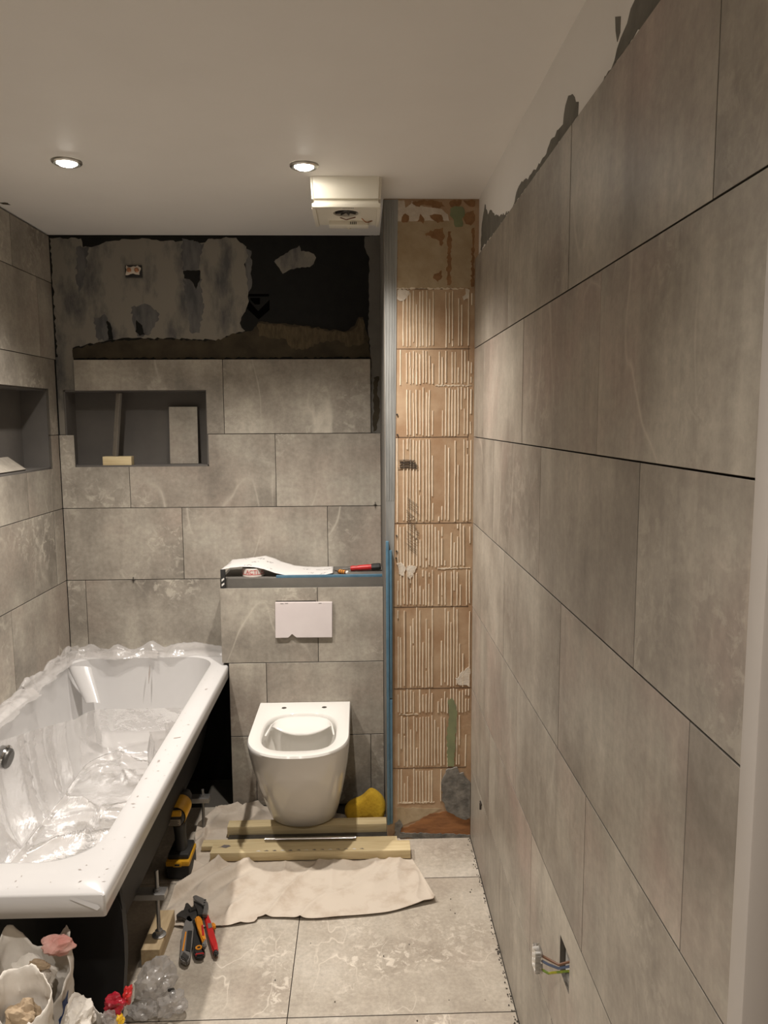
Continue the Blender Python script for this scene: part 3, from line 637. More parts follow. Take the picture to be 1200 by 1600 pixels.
for i, (mat, sz) in enumerate((('wire_brown', .466), ('wire_blue', .455), ('wire_green', .436))):
    wire('wire', [(.440, 1.385, .475-.012*i), (.405, 1.392, .478-.010*i), (.385, 1.405, .462-.008*i), (.368, 1.418, sz-.002), (cx+.004, cy-.005, sz)], mat)
bm = bmesh.new()
cn = box('connector_strip', (cx-.010, cy-.010, .428), (cx+.006, cy+.022, .476), 'clear_plastic', sk, .003)
for k in range(4):
    for yy in (cy-.004, cy+.012): lathe('terminal_barrel', [(0, .0065), (.0035, .0065), (.0045, .004), (.0045, -.006), (0, -.006)], 'connector', cn, T(cx-.004, yy, .434+.0118*k) @ RY(-PI/2), 12)
box('cable_sheath', (.400, 1.372, .436), (.46, 1.386, .448), 'tool_grey', sk, .003)
prism('torn_edge', ragged([(1.366, .434), (1.395, .434), (1.395, .452), (1.38, .446), (1.366, .456)], .004, .007, 6), 'x', .425, .398, 'cement', sk)

# ------------------------------------------------------------------ niche contents
def offcut(name, label, M, w_, h_, cat='tile'):
    me = tile_mesh(w_, h_, BT); o = bpy.data.objects.new(name, me); COL.objects.link(o); o.matrix_world = M @ FRAME['back']; props(o, label, cat); return o
NF = NZ0+t
offcut('tile_offcut', 'upright rectangular tile offcut leaning at the right of the back niche', T(-.744, 3.279, NF+.120) @ RX(-.05), .118, .238)
kb = props(box('wood_block', (-1.062, 3.205, NF), (-.945, 3.245, NF+.036), 'pine', bevel=.0015, origin=(-1.0, 3.225, NF)), 'small pine block on the sill of the back niche', 'wood')
p = [(-1.052, NF+.0365), (-1.012, NF+.0365), (-.974, NZ1-t-.001), (-.998, NZ1-t-.001)]
o = offcut('tile_offcut', 'thin tile strip propped upright on the pine block in the back niche', T(-1.010, 3.235, NF+.0365+.1295) @ RY(.105) @ RZ(-1.02), .060, .258)
o = offcut('tile_offcut', 'tile offcut lying in the bottom of the left wall niche', T(XL-.050, 2.712, LZ0+t+.029) @ RZ(PI/2) @ RX(-.95), .40, .080)

# ------------------------------------------------------------------ items on the cistern shelf
pf = [(-.552, .963), (-.514, .970), (-.477, .974), (-.427, .972), (-.385, .964), (-.34, .947), (-.29, .936), (-.228, .933), (-.165, .934), (-.114, .945)]
pb = [(-.548, .958), (-.530, .976), (-.46, .983), (-.394, .991), (-.355, .979), (-.329, .966), (-.277, .950), (-.225, .943), (-.172, .942), (-.118, .943)]
V = []; Fc = []; NU, NV = 46, 14
def lerp(pts, s):
    s *= len(pts)-1; i = min(int(s), len(pts)-2); f = s-i; f = f*f*(3-2*f) if False else f
    return pts[i][0]+(pts[i+1][0]-pts[i][0])*f, pts[i][1]+(pts[i+1][1]-pts[i][1])*f
for j in range(NV):
    for i in range(NU):
        a = lerp(pf, i/(NU-1)); c = lerp(pb, i/(NU-1)); q = j/(NV-1)
        z = a[1]+(c[1]-a[1])*q + .0012*noise.noise(Vector((a[0]*30, q*4, 1)))
        V.append((a[0]+(c[0]-a[0])*q, 2.985+.145*q, z))
for j in range(NV-1):
    for i in range(NU-1): k = j*NU+i; Fc.append((k, k+1, k+NU+1, k+NU))
pa = mesh('instruction_sheet', V, Fc, 'printed_paper', smooth=True, origin=(-.33, 3.05, ZT)); props(pa, 'curling white printed instruction sheet on the cistern shelf', 'paper')
md = pa.modifiers.new('t', 'SOLIDIFY'); md.thickness = .0006
tp = thing('tape_roll', 'roll of white tape with red lettering under the printed sheet', 'tape', (-.431, 3.026, ZT))
lathe('roll', [(.028, 0), (.042, 0), (.0435, .0015), (.0435, .0320), (.042, .0335), (.028, .0335), (.028, 0)], 'tape_white', tp, T(-.431, 3.026, ZT), 48)
lathe('red_band', [(.0436, .0095), (.0439, .0100), (.0439, .0115), (.0436, .0120)], 'ink_red', tp, T(-.431, 3.026, ZT), 48)
fc = bpy.data.curves.new('txt', 'FONT'); fc.body = 'ACTI  ACTI  ACTI'; fc.size = .022; fc.align_x = 'CENTER'
fo = bpy.data.objects.new('txt', fc); COL.objects.link(fo); bpy.context.view_layer.update()
tm = bpy.data.meshes.new_from_object(fo.evaluated_get(bpy.context.evaluated_depsgraph_get())); bpy.data.objects.remove(fo)
bm = bmesh.new(); bm.from_mesh(tm); bmesh.ops.subdivide_edges(bm, edges=[e for e in bm.edges if e.calc_length() > .004], cuts=2); bm.to_mesh(tm); bm.free()
for v in tm.vertices:
    a = -PI/2 + v.co.x/.044; v.co = Vector((-.431+.0441*math.cos(a), 3.026+.0441*math.sin(a), ZT+.0135+v.co.y))
link('lettering', tm, 'ink_red', tp)
sd = thing('screwdriver', 'red and black handled screwdriver at the right end of the shelf', 'screwdriver', (.0, 3.08, ZT))
Ms = T(-.082, 3.085, ZT+.010) @ RZ(.02) @ RY(PI/2-.055)
lathe('shaft', [(0, 0), (.0028, .002), (.0028, .040), (0, .040)], 'steel_dark', sd, Ms, 12)
lathe('grip', [(0, .035), (.009, .036), (.0115, .045), (.0095, .058), (.0115, .075), (.0120, .100), (.0115, .122), (0, .123)], 'tool_red', sd, Ms, 16)
lathe('butt', [(0, .121), (.013, .121), (.0145, .128), (.0145, .153), (.012, .160), (0, .161)], 'rubber_black', sd, Ms, 8, .3)
s2 = thing('stubby_driver', 'small brown and yellow striped driver beside the printed sheet', 'screwdriver', (-.07, 3.0, ZT))
Ms = T(-.108, 3.055, ZT+.010) @ RZ(-.72) @ RY(PI/2)
lathe('shaft', [(0, 0), (.0025, .001), (.0025, .022), (0, .022)], 'steel_dark', s2, Ms, 10)
lathe('grip', [(0, .018), (.007, .019), (.0085, .026), (.0085, .060), (.007, .066), (0, .067)], 'wire_brown', s2, Ms, 14)
for k in range(3): lathe('stripe', [(.0086, .028+.011*k), (.0092, .030+.011*k), (.0086, .033+.011*k)], 'tool_orange', s2, Ms, 14)
lathe('cap', [(.0072, .063), (.0078, .066), (.006, .072), (0, .073)], 'connector', s2, Ms, 14)
bt = box('edge_trim', (-.335, YX+.014, ZT), (.080, YX+.026, ZT+.010), 'blue_film', bevel=.001, origin=(-.12, YX+.02, ZT)); props(bt, 'blue film-covered tile trim lying along the shelf front edge', 'trim')
o = thing('corner_strip', 'short black strip with white stripes standing at the shelf corner', 'trim', (-.540, YX+.004, .8955))
box('strip', (-.5485, YX+.001, .8955), (-.530, YX+.0115, .968), 'rubber_black', o, .001)
for z in (.902, .921): prism('white_stripe', [(-.5445, z), (-.5345, z+.008), (-.5345, z+.015), (-.5445, z+.009)], 'y', YX+.0012, YX+.0004, 'connector', o)
fp = thing('flush_cover', 'pale card cover over the flush opening above the toilet', 'cover', (-.228, YX, .767))
pl = [(-.340, .696), (-.290, .6965), (-.284, .703), (-.276, .7135), (-.272, .7085), (-.266, .704), (-.258, .6965), (-.1185, .6955), (-.1165, .837), (-.338, .8385)]
prism('card', pl, 'y', YX-.0005, YX-.010, 'card_white', fp, .0012)
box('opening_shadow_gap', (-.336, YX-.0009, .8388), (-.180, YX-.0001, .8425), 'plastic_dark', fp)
for x, z in ((-.318, .833), (-.300, .834), (-.17, .833)): box('mark', (x, YX-.0104, z-.001), (x+.012, YX-.0098, z+.001), 'tool_grey', fp)
# blue trims up the pier edge
for nm, a, b_, z0, z1, dy, lab in (('edge_trim', .0850, .0955, .062, 1.117, .013, 'tall blue film-covered tile trim on the pier edge, left of the pair'),
                                   ('edge_trim', .0970, .1065, .545, 1.085, .011, 'blue tile trim on the pier edge, upper right of the pair'),
                                   ('edge_trim', .0965, .1060, .066, .540, .011, 'blue tile trim on the pier edge, lower right of the pair')):
    o = box(nm, (a, PY-.0024-dy, z0), (b_, PY-.0024, z1), 'blue_film', bevel=.0015, origin=((a+b_)/2, PY-.008, z0)); props(o, lab, 'trim')
# tile spacers left in the joints
def spacer(label, x, y, z, side):
    o = thing('tile_spacer', label, 'spacer', (x, y, z))
    if side == 'back': box('stem', (x-.001, y-.006, z-.012), (x+.001, y, z+.012), 'plastic_dark', o); box('bar', (x-.006, y-.004, z-.001), (x+.006, y, z+.001), 'plastic_dark', o)
    else: box('stem', (x-.006, y-.001, z-.016), (x, y+.001, z+.008), 'plastic_dark', o); box('bar', (x-.004, y-.014, z+.006), (x, y+.012, z+.010), 'plastic_dark', o)
spacer('tiny dark spacer in the joint of the back wall above the bath', -.955, YB, .8836, 'back')
spacer('tiny dark spacer in the joint below the niche row near the pier', .058, YB, 1.190, 'back')
spacer('tiny dark T-shaped spacer low on the right wall', XR, 2.44, .255, 'right')

# ------------------------------------------------------------------ bath
def rrect(x0, x1, y0, y1, r, n=16):
    """rounded rectangle, counter-clockwise, 4*(n+6) points, corner by corner"""
    out = []; r = min(r, (x1-x0)/2-.001, (y1-y0)/2-.001)
    cs = [((x1-r, y0+r), -PI/2), ((x1-r, y1-r), 0), ((x0+r, y1-r), PI/2), ((x0+r, y0+r), PI)]
    for ci, ((cx_, cy_), a0) in enumerate(cs):
        arc = [(cx_+r*math.cos(a0+PI/2*k/n), cy_+r*math.sin(a0+PI/2*k/n)) for k in range(n+1)]
        out += arc
        (nx, ny), na = cs[(ci+1) % 4]; e = (nx+r*math.cos(na), ny+r*math.sin(na)); s = arc[-1]
        out += [(s[0]+(e[0]-s[0])*k/8, s[1]+(e[1]-s[1])*k/8) for k in range(1, 8)]
    return out
BX0, BX1, BY0, BY1, BZ = -1.2285, -0.5305, 1.484, 3.1930, 0.585
def tub_loop(k):
    """k = 0 at the edge of the opening, 1 on the bottom"""
    s = k; d = 0.40*(1-(1-min(1, s*1.0))**1.9)
    e = s**1.25
    def mixv(a, b_): return a+(b_-a)*e
    return rrect(mixv(-1.168, -1.075), mixv(-.603, -.690), 1.610+.29*s**.8, mixv(3.085, 2.930), mixv(.115, .14)), BZ-.004-d
tub = thing('bathtub', 'white acrylic bathtub with dusty rim along the left wall', 'bathtub', (-.88, 2.34, 0))
loops = []
loops.append([(x, y, BZ-.050) for x, y in rrect(BX0, BX1, BY0, BY1, .006)])
loops.append([(x, y, BZ-.005) for x, y in rrect(BX0, BX1, BY0, BY1, .008)])
loops.append([(x, y, BZ) for x, y in rrect(BX0+.005, BX1-.005, BY0+.005, BY1-.005, .008)])
loops.append([(x, y, BZ) for x, y in rrect(-1.178, -.593, 1.600, 3.095, .12)])
for i in range(17):
    l, z = tub_loop(i/16); loops.append([(x, y, z) for x, y in l])
def loft(loops, cap_end=True, closed=True):
    V = [p for l in loops for p in l]; n = len(loops[0]); F = []
    for i in range(len(loops)-1):
        for k in range(n if closed else n-1):
            j = (k+1) % n; F.append((i*n+k, i*n+j, (i+1)*n+j, (i+1)*n+k))
    if cap_end: F.append(tuple(range((len(loops)-1)*n, len(loops)*n)))
    return V, F
V, F = loft(loops); bo = mesh('basin', V, F, 'acrylic', tub, 0.9)
md = bo.modifiers.new('t', 'SOLIDIFY'); md.thickness = .004; md.offset = -1
so = []
for i in range(13):
    l, z = tub_loop(.03+.97*i/12); cx0, cy0 = -.885, 2.40
    so.append([(x+.010*(1 if x > cx0 else -1)*min(1, abs(x-cx0)/.1), y+.010*(1 if y > cy0 else -1)*min(1, abs(y-cy0)/.1), z-.012) for x, y in l])
V, F = loft(so); mesh('underside', V, F, 'shell_black', tub, 0.9)['label'] = 'matt black reinforced underside of the bath'
eb = [(-1.19, .515), (-.545, .515), (-.539, .46), (-.537, .40), (-.538, .34), (-.546, .25), (-.560, .17), (-.585, .10), (-.64, .06), (-1.08, .06), (-1.15, .10), (-1.19, .25)]
prism('end_board', eb, 'y', 1.608, 1.634, 'shell_black', tub, .006)['label'] = 'black rounded end of the bath shell'
lathe('waste', [(0, .0022), (.018, .0022), (.019, .004), (.030, .004), (.033, .001)], 'chrome', tub, T(-.955, 2.25, BZ-.404), 28)
ov = lathe('overflow', [(0, .020), (.026, .019), (.033, .013), (.034, 0)], 'steel_dark', tub, T(-1.146, 2.385, .475) @ RY(PI/2+.25), 28); ov['label'] = 'dark round overflow cap'
lathe('overflow_lip', [(.034, .002), (.040, .006), (.042, .0)], 'chrome', ov, T(-1.146, 2.385, .475) @ RY(PI/2+.25), 28)
# moulded corner groove at the far left of the basin
gv = []
for i in range(9):
    q = i/8; c = Vector((-1.118+.075*q, 2.985-.07*q, BZ-.012-.115*q)); rr_ = .046-.018*q
    gv.append([tuple(c+Vector((rr_*math.cos(a), -rr_*.35*abs(math.sin(a))-.012*q, rr_*.3*math.sin(a)))) for a in [PI*k/10 for k in range(11)]])
V, F = loft(gv, cap_end=False, closed=False); mesh('moulded_corner', V, F, 'acrylic', tub, True)
# plaster dust on the rim
rd = random.Random(12); bm = bmesh.new()
for k in range(70):
    if rd.random() < .62: x, y = rd.uniform(-.592, -.537), rd.uniform(1.5, 2.9)
    else: x, y = rd.uniform(-1.1, -.56), rd.uniform(1.492, 1.592)
    a = rd.uniform(0, PI); l = rd.uniform(.001, .005)*(2 if rd.random() < .12 else 1); wd = l*rd.uniform(.15, .6)
    pts = [(x+l*math.cos(a)*c-wd*math.sin(a)*s, y+l*math.sin(a)*c+wd*math.cos(a)*s) for c, s in ((-1, 0), (0, 1), (1, 0), (0, -1))]
    bm.faces.new([bm.verts.new((p, q, BZ+.0006)) for p, q in pts])
sp = link('dust_specks', from_bm(bm), 'grime', tub); sp['kind'] = 'stuff'
prism('scuff', [(-.575, 2.255), (-.556, 2.262), (-.556, 2.268), (-.576, 2.262)], 'z', BZ+.0002, BZ+.0007, 'grime', tub)
mesh('peeled_film', [(-.60, 1.4835, .582), (-.545, 1.483, .562), (-.540, 1.482, .556), (-.545, 1.478, .553), (-.60, 1.481, .576)], [(0, 1, 2, 3, 4)], 'acrylic', tub)
tube('scuff', [(-.862, 3.052, .560), (-.862, 3.040, .530), (-.861, 3.020, .492)], [.0008, .0032, .0006], 'grime', tub, 6)
# support bars with threaded feet
def leg(x, y, zbar, ztop, zfoot, lab):
    b0 = box('support_bar', (-.98, y-.020, zbar-.012), (x+.026, y+.020, zbar+.006), 'zinc', tub, .002); b0['label'] = lab
    tube('threaded_rod', [(x, y, zfoot+.004), (x, y, ztop)], .0050, 'zinc', b0, 12)
    bm = bmesh.new(); z = zfoot+.02
    while z < ztop-.002: add_tube(bm, [(x, y, z), (x, y, z+.0012)], .0056, 12); z += .0026
    link('thread', from_bm(bm), 'zinc', b0)
    lathe('nut', [(0, 0), (.0105, 0), (.0105, .008), (0, .008)], 'zinc', b0, T(x, y, zbar+.006), 6, .3)
    lathe('washer', [(0, 0), (.013, 0), (.013, .0015), (0, .0015)], 'zinc', b0, T(x, y, zbar+.0060), 24)
    lathe('foot_nut', [(0, 0), (.0115, 0), (.0115, .012), (0, .012)], 'zinc', b0, T(x, y, zfoot+.004), 6, .3)
    lathe('foot_plate', [(0, 0), (.020, 0), (.020, .003), (.017, .0042), (0, .0042)], 'zinc', b0, T(x, y, zfoot), 28)
leg(-.602, 2.108, .182, .252, .0495, 'zinc support bar with a long threaded foot near the tools')
leg(-.605, 2.765, .135, .168, .0005, 'zinc support bar with a threaded foot near the drill')
wb = box('timber_block', (-.638, 2.045, .001), (-.585, 2.225, .0490), 'pine_y', bevel=.0015, origin=(-.61, 2.13, .001)); props(wb, 'short timber block under the bath foot beside the tools', 'wood')
# ------------------------------------------------------------------ polythene over the bath
ps = thing('plastic_sheet', 'crumpled clear polythene sheet draped in the bathtub', 'plastic sheet', (-.88, 2.34, .20))
def nz(x, y, z, s): return noise.noise(Vector((x*s, y*s, z*s)))
def ridge(x, y, s, sd): return 1-abs(noise.noise(Vector((x*s+sd, y*s-sd, sd))))*2
NL = 70; lp = []
base, _ = tub_loop(0); n0 = len(base)
from bisect import bisect
def resample(l, m_):
    d = [0]
    for i in range(len(l)): a, c = l[i], l[(i+1) % len(l)]; d.append(d[-1]+math.hypot(c[0]-a[0], c[1]-a[1]))
    out = []
    for k in range(m_):
        q = d[-1]*k/m_; i = min(bisect(d, q)-1, len(l)-1); f = (q-d[i])/max(1e-9, d[i+1]-d[i]); a, c = l[i], l[(i+1) % len(l)]
        out.append((a[0]+(c[0]-a[0])*f, a[1]+(c[1]-a[1])*f))
    return out
NS = 260; ctr = Vector((-.885, 2.40))
for i in range(NL):
    q = i/(NL-1); kk = .06+.94*min(1, q/.62); row = []
    l, z = tub_loop(kk); l = resample(l, NS)
    inner = 1 if q < .62 else 1-((q-.62)/.38)*.97
    for k, (x, y) in enumerate(l):
        far = max(0, min(1, (y-2.35)/.6)); z_ = z
        if q < .62 and far > 0:
            # towards the far end the sheet only reaches half-way up
            kk2 = max(kk, .06+.42*far); l2 = None
            f = (kk2-kk); x = x+(ctr.x-x)*.30*f; y = y+(ctr.y-y)*.30*f
            z_ = z - .36*f*.9 if kk < kk2 else z
        x = ctr.x+(x-ctr.x)*inner; y = ctr.y+(y-ctr.y)*inner
        d = Vector((ctr.x-x, (ctr.y-y)*.5)); d = d.normalized() if d.length > 1e-4 else Vector((0, 0))
        w1 = max(0, ridge(x*.7+y*.3, y*.9-x*.3, 2.2, 3.1))**2.5; w2 = max(0, ridge(x*.8+y*.5, y*1.1-x*.4, 6.5, 7.7))**3; w3 = nz(x, y, z_, 26)
        amp = .014+.060*w1+.016*w2+.0022*w3
        edge = 1-max(0, (q-.5))*.6
        row.append((x+d.x*amp*edge, y+d.y*amp*edge, z_+amp*(.35 if q < .5 else 1.0)))
    lp.append(row)
V, F = loft(lp); mesh('drape', V, F, 'polythene', ps, True)
# ruffled edge lying over the ledges against the walls
def ruffle(path, wid, ht, sd, name):
    V = []; F = []; M_ = 13
    for i, (x, y, nx, ny) in enumerate(path):
        for j in range(M_):
            q = j/(M_-1); a = q*PI*1.15-.1
            rr_ = ht*(.55+.6*noise.noise(Vector((i*.16+sd, q*2.5, sd))))
            off = wid*(q-.5)*(1+.25*noise.noise(Vector((i*.22, sd, 4))))
            z = BZ+.004+max(0.0, math.sin(a))*rr_*1.2+.005*noise.noise(Vector((i*.7, q*8, sd)))
            V.append((x+nx*off, y+ny*off, max(BZ+.0015, z)))
    for i in range(len(path)-1):
        for j in range(M_-1): k = i*M_+j; F.append((k, k+1, k+M_+1, k+M_))
    mesh(name, V, F, 'polythene', ps, True)
back = [(-1.16+.60*i/60, 3.125+.012*math.sin(i*.3), 0, 1) for i in range(61)]
ruffle(back, .10, .045, 2.0, 'ruffle'); ruffle([(x, y-.035, a, c) for x, y, a, c in back[:34]], .08, .03, 9.0, 'ruffle')
side = [(-1.185+.006*math.sin(i*.4), 2.62+.52*i/55, 1, 0) for i in range(56)]
ruffle(side, .07, .055, 5.0, 'ruffle')
ruffle([(-1.178+.008*math.sin(i*.3), 1.95+.70*i/70, 1, 0) for i in range(71)], .085, .040, 7.0, 'ruffle')

# ------------------------------------------------------------------ toilet
wc = thing('toilet', 'white wall-hung toilet pan resting on timber battens', 'toilet', (-.229, 2.80, .0485))
TX = -.229
def dshape(wd, yf, yb, z, n=36, sq=2.3):
    """flat back, straight sides, rounded front"""
    ys_ = yf+wd*1.02; out = []
    for k in range(9): out.append((TX+wd-2*wd*k/8*0 if False else TX-wd+2*wd*k/8, yb, z))     # back edge left -> right
    for k in range(1, 8): out.append((TX+wd, yb+(ys_-yb)*k/8, z))
    for k in range(n+1):
        a = PI*k/n; c, s = math.cos(a), math.sin(a)
        out.append((TX+wd*math.copysign(abs(c)**(2/sq), c), ys_-(ys_-yf)*abs(s)**(2/sq), z))
    for k in range(1, 8): out.append((TX-wd, ys_+(yb-ys_)*k/8, z))
    return out
YBK = YX-.0015; loops = []
for z, wd, yf in ((.0490, .112, 2.712), (.0500, .120, 2.694), (.060, .127, 2.682), (.11, .139, 2.648), (.18, .152, 2.598), (.25, .163, 2.548), (.32, .172, 2.502), (.38, .178, 2.470), (.412, .180, 2.456), (.424, .180, 2.452), (.4305, .1765, 2.456)):
    loops.append(dshape(wd, yf, YBK, z))
pan_top = loops[-1]; n = len(pan_top)
def oval(cy_, hx, hy, z, sqx=3.0):
    """opening outline with the same vertex count as the body loop"""
    out = []
    for (x, y, _) in pan_top:
        a = math.atan2((y-2.672), (x-TX)*1.2); c, s = math.cos(a), math.sin(a)
        r = (abs(c)**sqx+abs(s)**sqx)**(-1/sqx); out.append((TX+hx*c*r, cy_+hy*s*r, z))
    return out
for cy_, hx, hy, z in ((2.672, .139, .174, .4305), (2.672, .133, .168, .4265), (2.672, .130, .165, .415), (2.668, .126, .161, .37), (2.668, .120, .148, .32), (2.69, .098, .112, .25), (2.71, .06, .07, .215)):
    loops.append(oval(cy_, hx, hy, z))
V, F = loft([loops[0]]+loops, cap_end=True); F.append(tuple(range(n))[::-1])
mesh('pan', V, F, 'ceramic', wc, 0.8)
dl = []
for i in range(9):          # flush deflector: sloping tongue across the back of the bowl with a curved lower lip
    q = i/8; row = []
    for k in range(25):
        s = -1+2*k/24; yb_ = 2.672+.163*(1-abs(s)**2.7)**(1/2.7)-.002
        yf_ = 2.742+.03*abs(s)**2; zf = .380+.034*abs(s)**2.2
        yy = yb_+(min(yf_, yb_-.004)-yb_)*q; row.append((TX+.1255*s, yy, .418+(zf-.418)*(q**1.15)))
    dl.append(row)
V, F = loft(dl, cap_end=False, closed=False); o = mesh('flush_deflector', V, F, 'ceramic', wc, True); md = o.modifiers.new('t', 'SOLIDIFY'); md.thickness = .006
for x in (-.307, -.151): lathe('seat_hole', [(0, .0006), (.0095, .0006), (.0098, .0)], 'plastic_dark', wc, T(x, 2.895, .4304), 20)

# ------------------------------------------------------------------ timber battens and bars on the floor
def timber(label, a, b_, rz=0.0, mat='pine'):
    c = ((a[0]+b_[0])/2, (a[1]+b_[1])/2, a[2]); M_ = T(*c) @ RZ(rz) @ T(-c[0], -c[1], -c[2])
    o = box('timber_batten', a, b_, mat, bevel=.0018, M=M_, origin=c); props(o, label, 'wood'); return o
t1 = timber('pine batten under the toilet pan', (-.507, 2.708, .0090), (.098, 2.757, .0480), .004)
t2 = timber('pine batten lying on the dust sheet in front of the toilet', (-.540, 2.545, .0090), (.163, 2.612, .0400), -.012)
t3 = timber('thin pine batten between the two larger battens', (-.585, 2.618, .0090), (.120, 2.662, .0260), 0)
for k in range(14):
    x = -.38+.028*k; prism('chipped_edge', ragged([(x, 2.556+.001*k*.1), (x+.016, 2.554), (x+.010, 2.560)], .002, .006, 200+k), 'z', .0402, .0407, 'stain' if k % 3 else 'paint_spot', t2)
prism('stain_mark', ragged([(-.52, 2.585), (-.49, 2.58), (-.475, 2.59), (-.50, 2.603)], .004, .008, 230), 'z', .0402, .0406, 'stain', t2)
o = tube('steel_bar', [(-.36, 2.640, .0345), (-.03, 2.638, .0345)], .0075, 'chrome', None, 14, origin=(-.2, 2.64, .027)); props(o, 'shiny steel tube lying between the pine battens', 'bar')
o = box('steel_angle', (-.500, 2.6645, .0100), (.085, 2.7030, .0190), 'steel_dark', bevel=.001, origin=(-.2, 2.68, .01)); props(o, 'dark flat steel bar against the rear pine batten', 'bar')

# ------------------------------------------------------------------ dust sheet
front = [(-.640, 2.245), (-.56, 2.205), (-.451, 2.203), (-.345, 2.222), (-.328, 2.240), (-.25, 2.236), (-.159, 2.228), (-.05, 2.235), (.06, 2.248), (.15, 2.278), (.226, 2.303)]
right = [(.226, 2.303), (.205, 2.40), (.170, 2.54), (.140, 2.66), (.075, 2.80)]
left = [(-.640, 2.245), (-.615, 2.40), (-.595, 2.55), (-.630, 2.75), (-.590, 2.925)]
rear = [(-.590, 2.925), (-.42, 2.935), (-.2, 2.90), (.075, 2.80)]
def curve(pts, s):
    s *= len(pts)-1; i = min(int(s), len(pts)-2); f = s-i
    p = [Vector(pts[max(0, min(len(pts)-1, i+d))]) for d in (-1, 0, 1, 2)]
    return .5*((2*p[1])+(p[2]-p[0])*f+(2*p[0]-5*p[1]+4*p[2]-p[3])*f*f+(3*p[1]-p[0]-3*p[2]+p[3])*f**3)
def sst(a, b_, x): x = max(0, min(1, (x-a)/(b_-a))); return x*x*(3-2*x)
def tri(v): v = v/(2*PI); return abs(2*(v-math.floor(v+.5)))*2-1
NU, NV = 190, 130; V = []; Fc = []
for j in range(NV):
    for i in range(NU):
        s, q = i/(NU-1), j/(NV-1)
        c = (1-q)*curve(front, s)+q*curve(rear, s)+(1-s)*curve(left, q)+s*curve(right, q)-((1-s)*(1-q)*Vector(front[0])+s*(1-q)*Vector(front[-1])+(1-s)*q*Vector(left[-1])+s*q*Vector(right[-1]))
        x, y = c; lf = 1-sst(-.46, -.33, x)
        g = (x*.83-y*.55); fold = .5+.5*tri(g*88+3.0*nz(x, y, 0, 4)); fold = fold**1.6; crs = abs(nz(x, y, 7, 6))
        fold2 = max(0, ridge(x*1.2-y*.5, y*.5, 7.0, 4.2))**4
        flatb = 1-(sst(2.535, 2.548, y)*(1-sst(2.765, 2.785, y)))*sst(-.60, -.585, x)*(1-sst(.165, .18, x))
        tools = 1-.75*(sst(-.62, -.59, x)*(1-sst(-.44, -.42, x))*(1-sst(2.36, 2.40, y)))
        toilet = 1-.7*(sst(-.42, -.36, x)*(1-sst(.10, .16, x))*sst(2.75, 2.80, y))
        z = .0022+.0030*(.5+.5*nz(x, y, 1, 9))+flatb*tools*toilet*(lf*(.026*fold+.016*fold2)+(1-lf)*(.010*fold2+.010*(.5+.5*tri(x*34+2.0*nz(x, y, 4, 4)))**5*sst(2.30, 2.5, y)+.004*crs+.003*(.5+.5*nz(x, y, 3, 16))))
        pk = math.exp(-((x+.445)**2+(y-2.86)**2)/.0016)*.055+math.exp(-((x+.56)**2/.0016+(y-2.80)**2/.012))*.05
        z += pk*(.6+.6*nz(x, y, 2, 14))*flatb
        z += flatb*.006*math.exp(-((y-2.535)/.02)**2)*(.5+.5*math.sin(x*75))*(1-sst(.12, .16, x))
        if s > .985 and .0 < q < .5: z += .012*(1-q*2)*(s-.985)/.015
        if x > -.34 and q < .02: z += .003
        V.append((x, y, max(z, .0006)))
for j in range(NV-1):
    for i in range(NU-1): k = j*NU+i; Fc.append((k, k+1, k+NU+1, k+NU))
ds = thing('dust_sheet', 'crumpled beige cotton dust sheet on the floor under the toilet', 'dust sheet', (-.2, 2.5, 0))
cl = mesh('cloth', V, Fc, 'canvas', ds, True); md = cl.modifiers.new('t', 'SOLIDIFY'); md.thickness = .0014; md.offset = 1
def stain(name, c, r, mat, sd):
    pts = [(c[0]+r*math.cos(a)*(1+.4*noise.noise(Vector((math.cos(a)*2, math.sin(a)*2, sd)))), c[1]+r*.8*math.sin(a)) for a in [2*PI*k/14 for k in range(14)]]
    prism(name, ragged(pts, r*.25, r*.3, sd), 'z', .0062, .0098, mat, ds)
prism('paint_spot', ragged([(.030, 2.375), (.052, 2.385), (.066, 2.408), (.058, 2.415), (.045, 2.400), (.022, 2.385)], .003, .006, 3), 'z', .006, .0090, 'paint_spot', ds)
# ------------------------------------------------------------------ sponge
pr = [(-.078, .055), (-.070, .030), (-.045, .020), (-.010, .030), (.030, .034), (.060, .018), (.078, .026), (.087, .060), (.080, .092), (.058, .120), (.030, .135), (.012, .122), (-.010, .098), (-.040, .090), (-.066, .080)]
bm = bmesh.new(); A = []; NR = 7
pc = (0.005, .072)
for j in range(NR):
    q = j/(NR-1); sc_ = (1-.16*abs(2*q-1)**3); A.append([bm.verts.new((pc[0]+(u-pc[0])*sc_, 2.795+.055*q+(.010*(v-.07)/.06), pc[1]+(v-pc[1])*sc_)) for u, v in pr])
for j in range(NR-1):
    for k in range(len(pr)): m2 = (k+1) % len(pr); bm.faces.new((A[j][k], A[j][m2], A[j+1][m2], A[j+1][k]))
bm.faces.new(A[0]); bm.faces.new(A[-1][::-1]); bmesh.ops.triangulate(bm, faces=[f for f in bm.faces if len(f.verts) > 4])
bmesh.ops.subdivide_edges(bm, edges=bm.edges[:], cuts=1)
for v in bm.verts: v.co += Vector((nz(v.co.x, v.co.y, v.co.z, 40), nz(v.co.z, v.co.y, v.co.x, 40), nz(v.co.x+3, v.co.y, v.co.z, 40)))*.0025; v.co.z -= .0085
sg = link('sponge', from_bm(bm), 'sponge', None, True, (0, 2.82, .011)); md = sg.modifiers.new('s', 'SUBSURF'); md.levels = 1; md.render_levels = 1; props(sg, 'yellow hourglass-shaped sponge behind the rear batten', 'sponge')

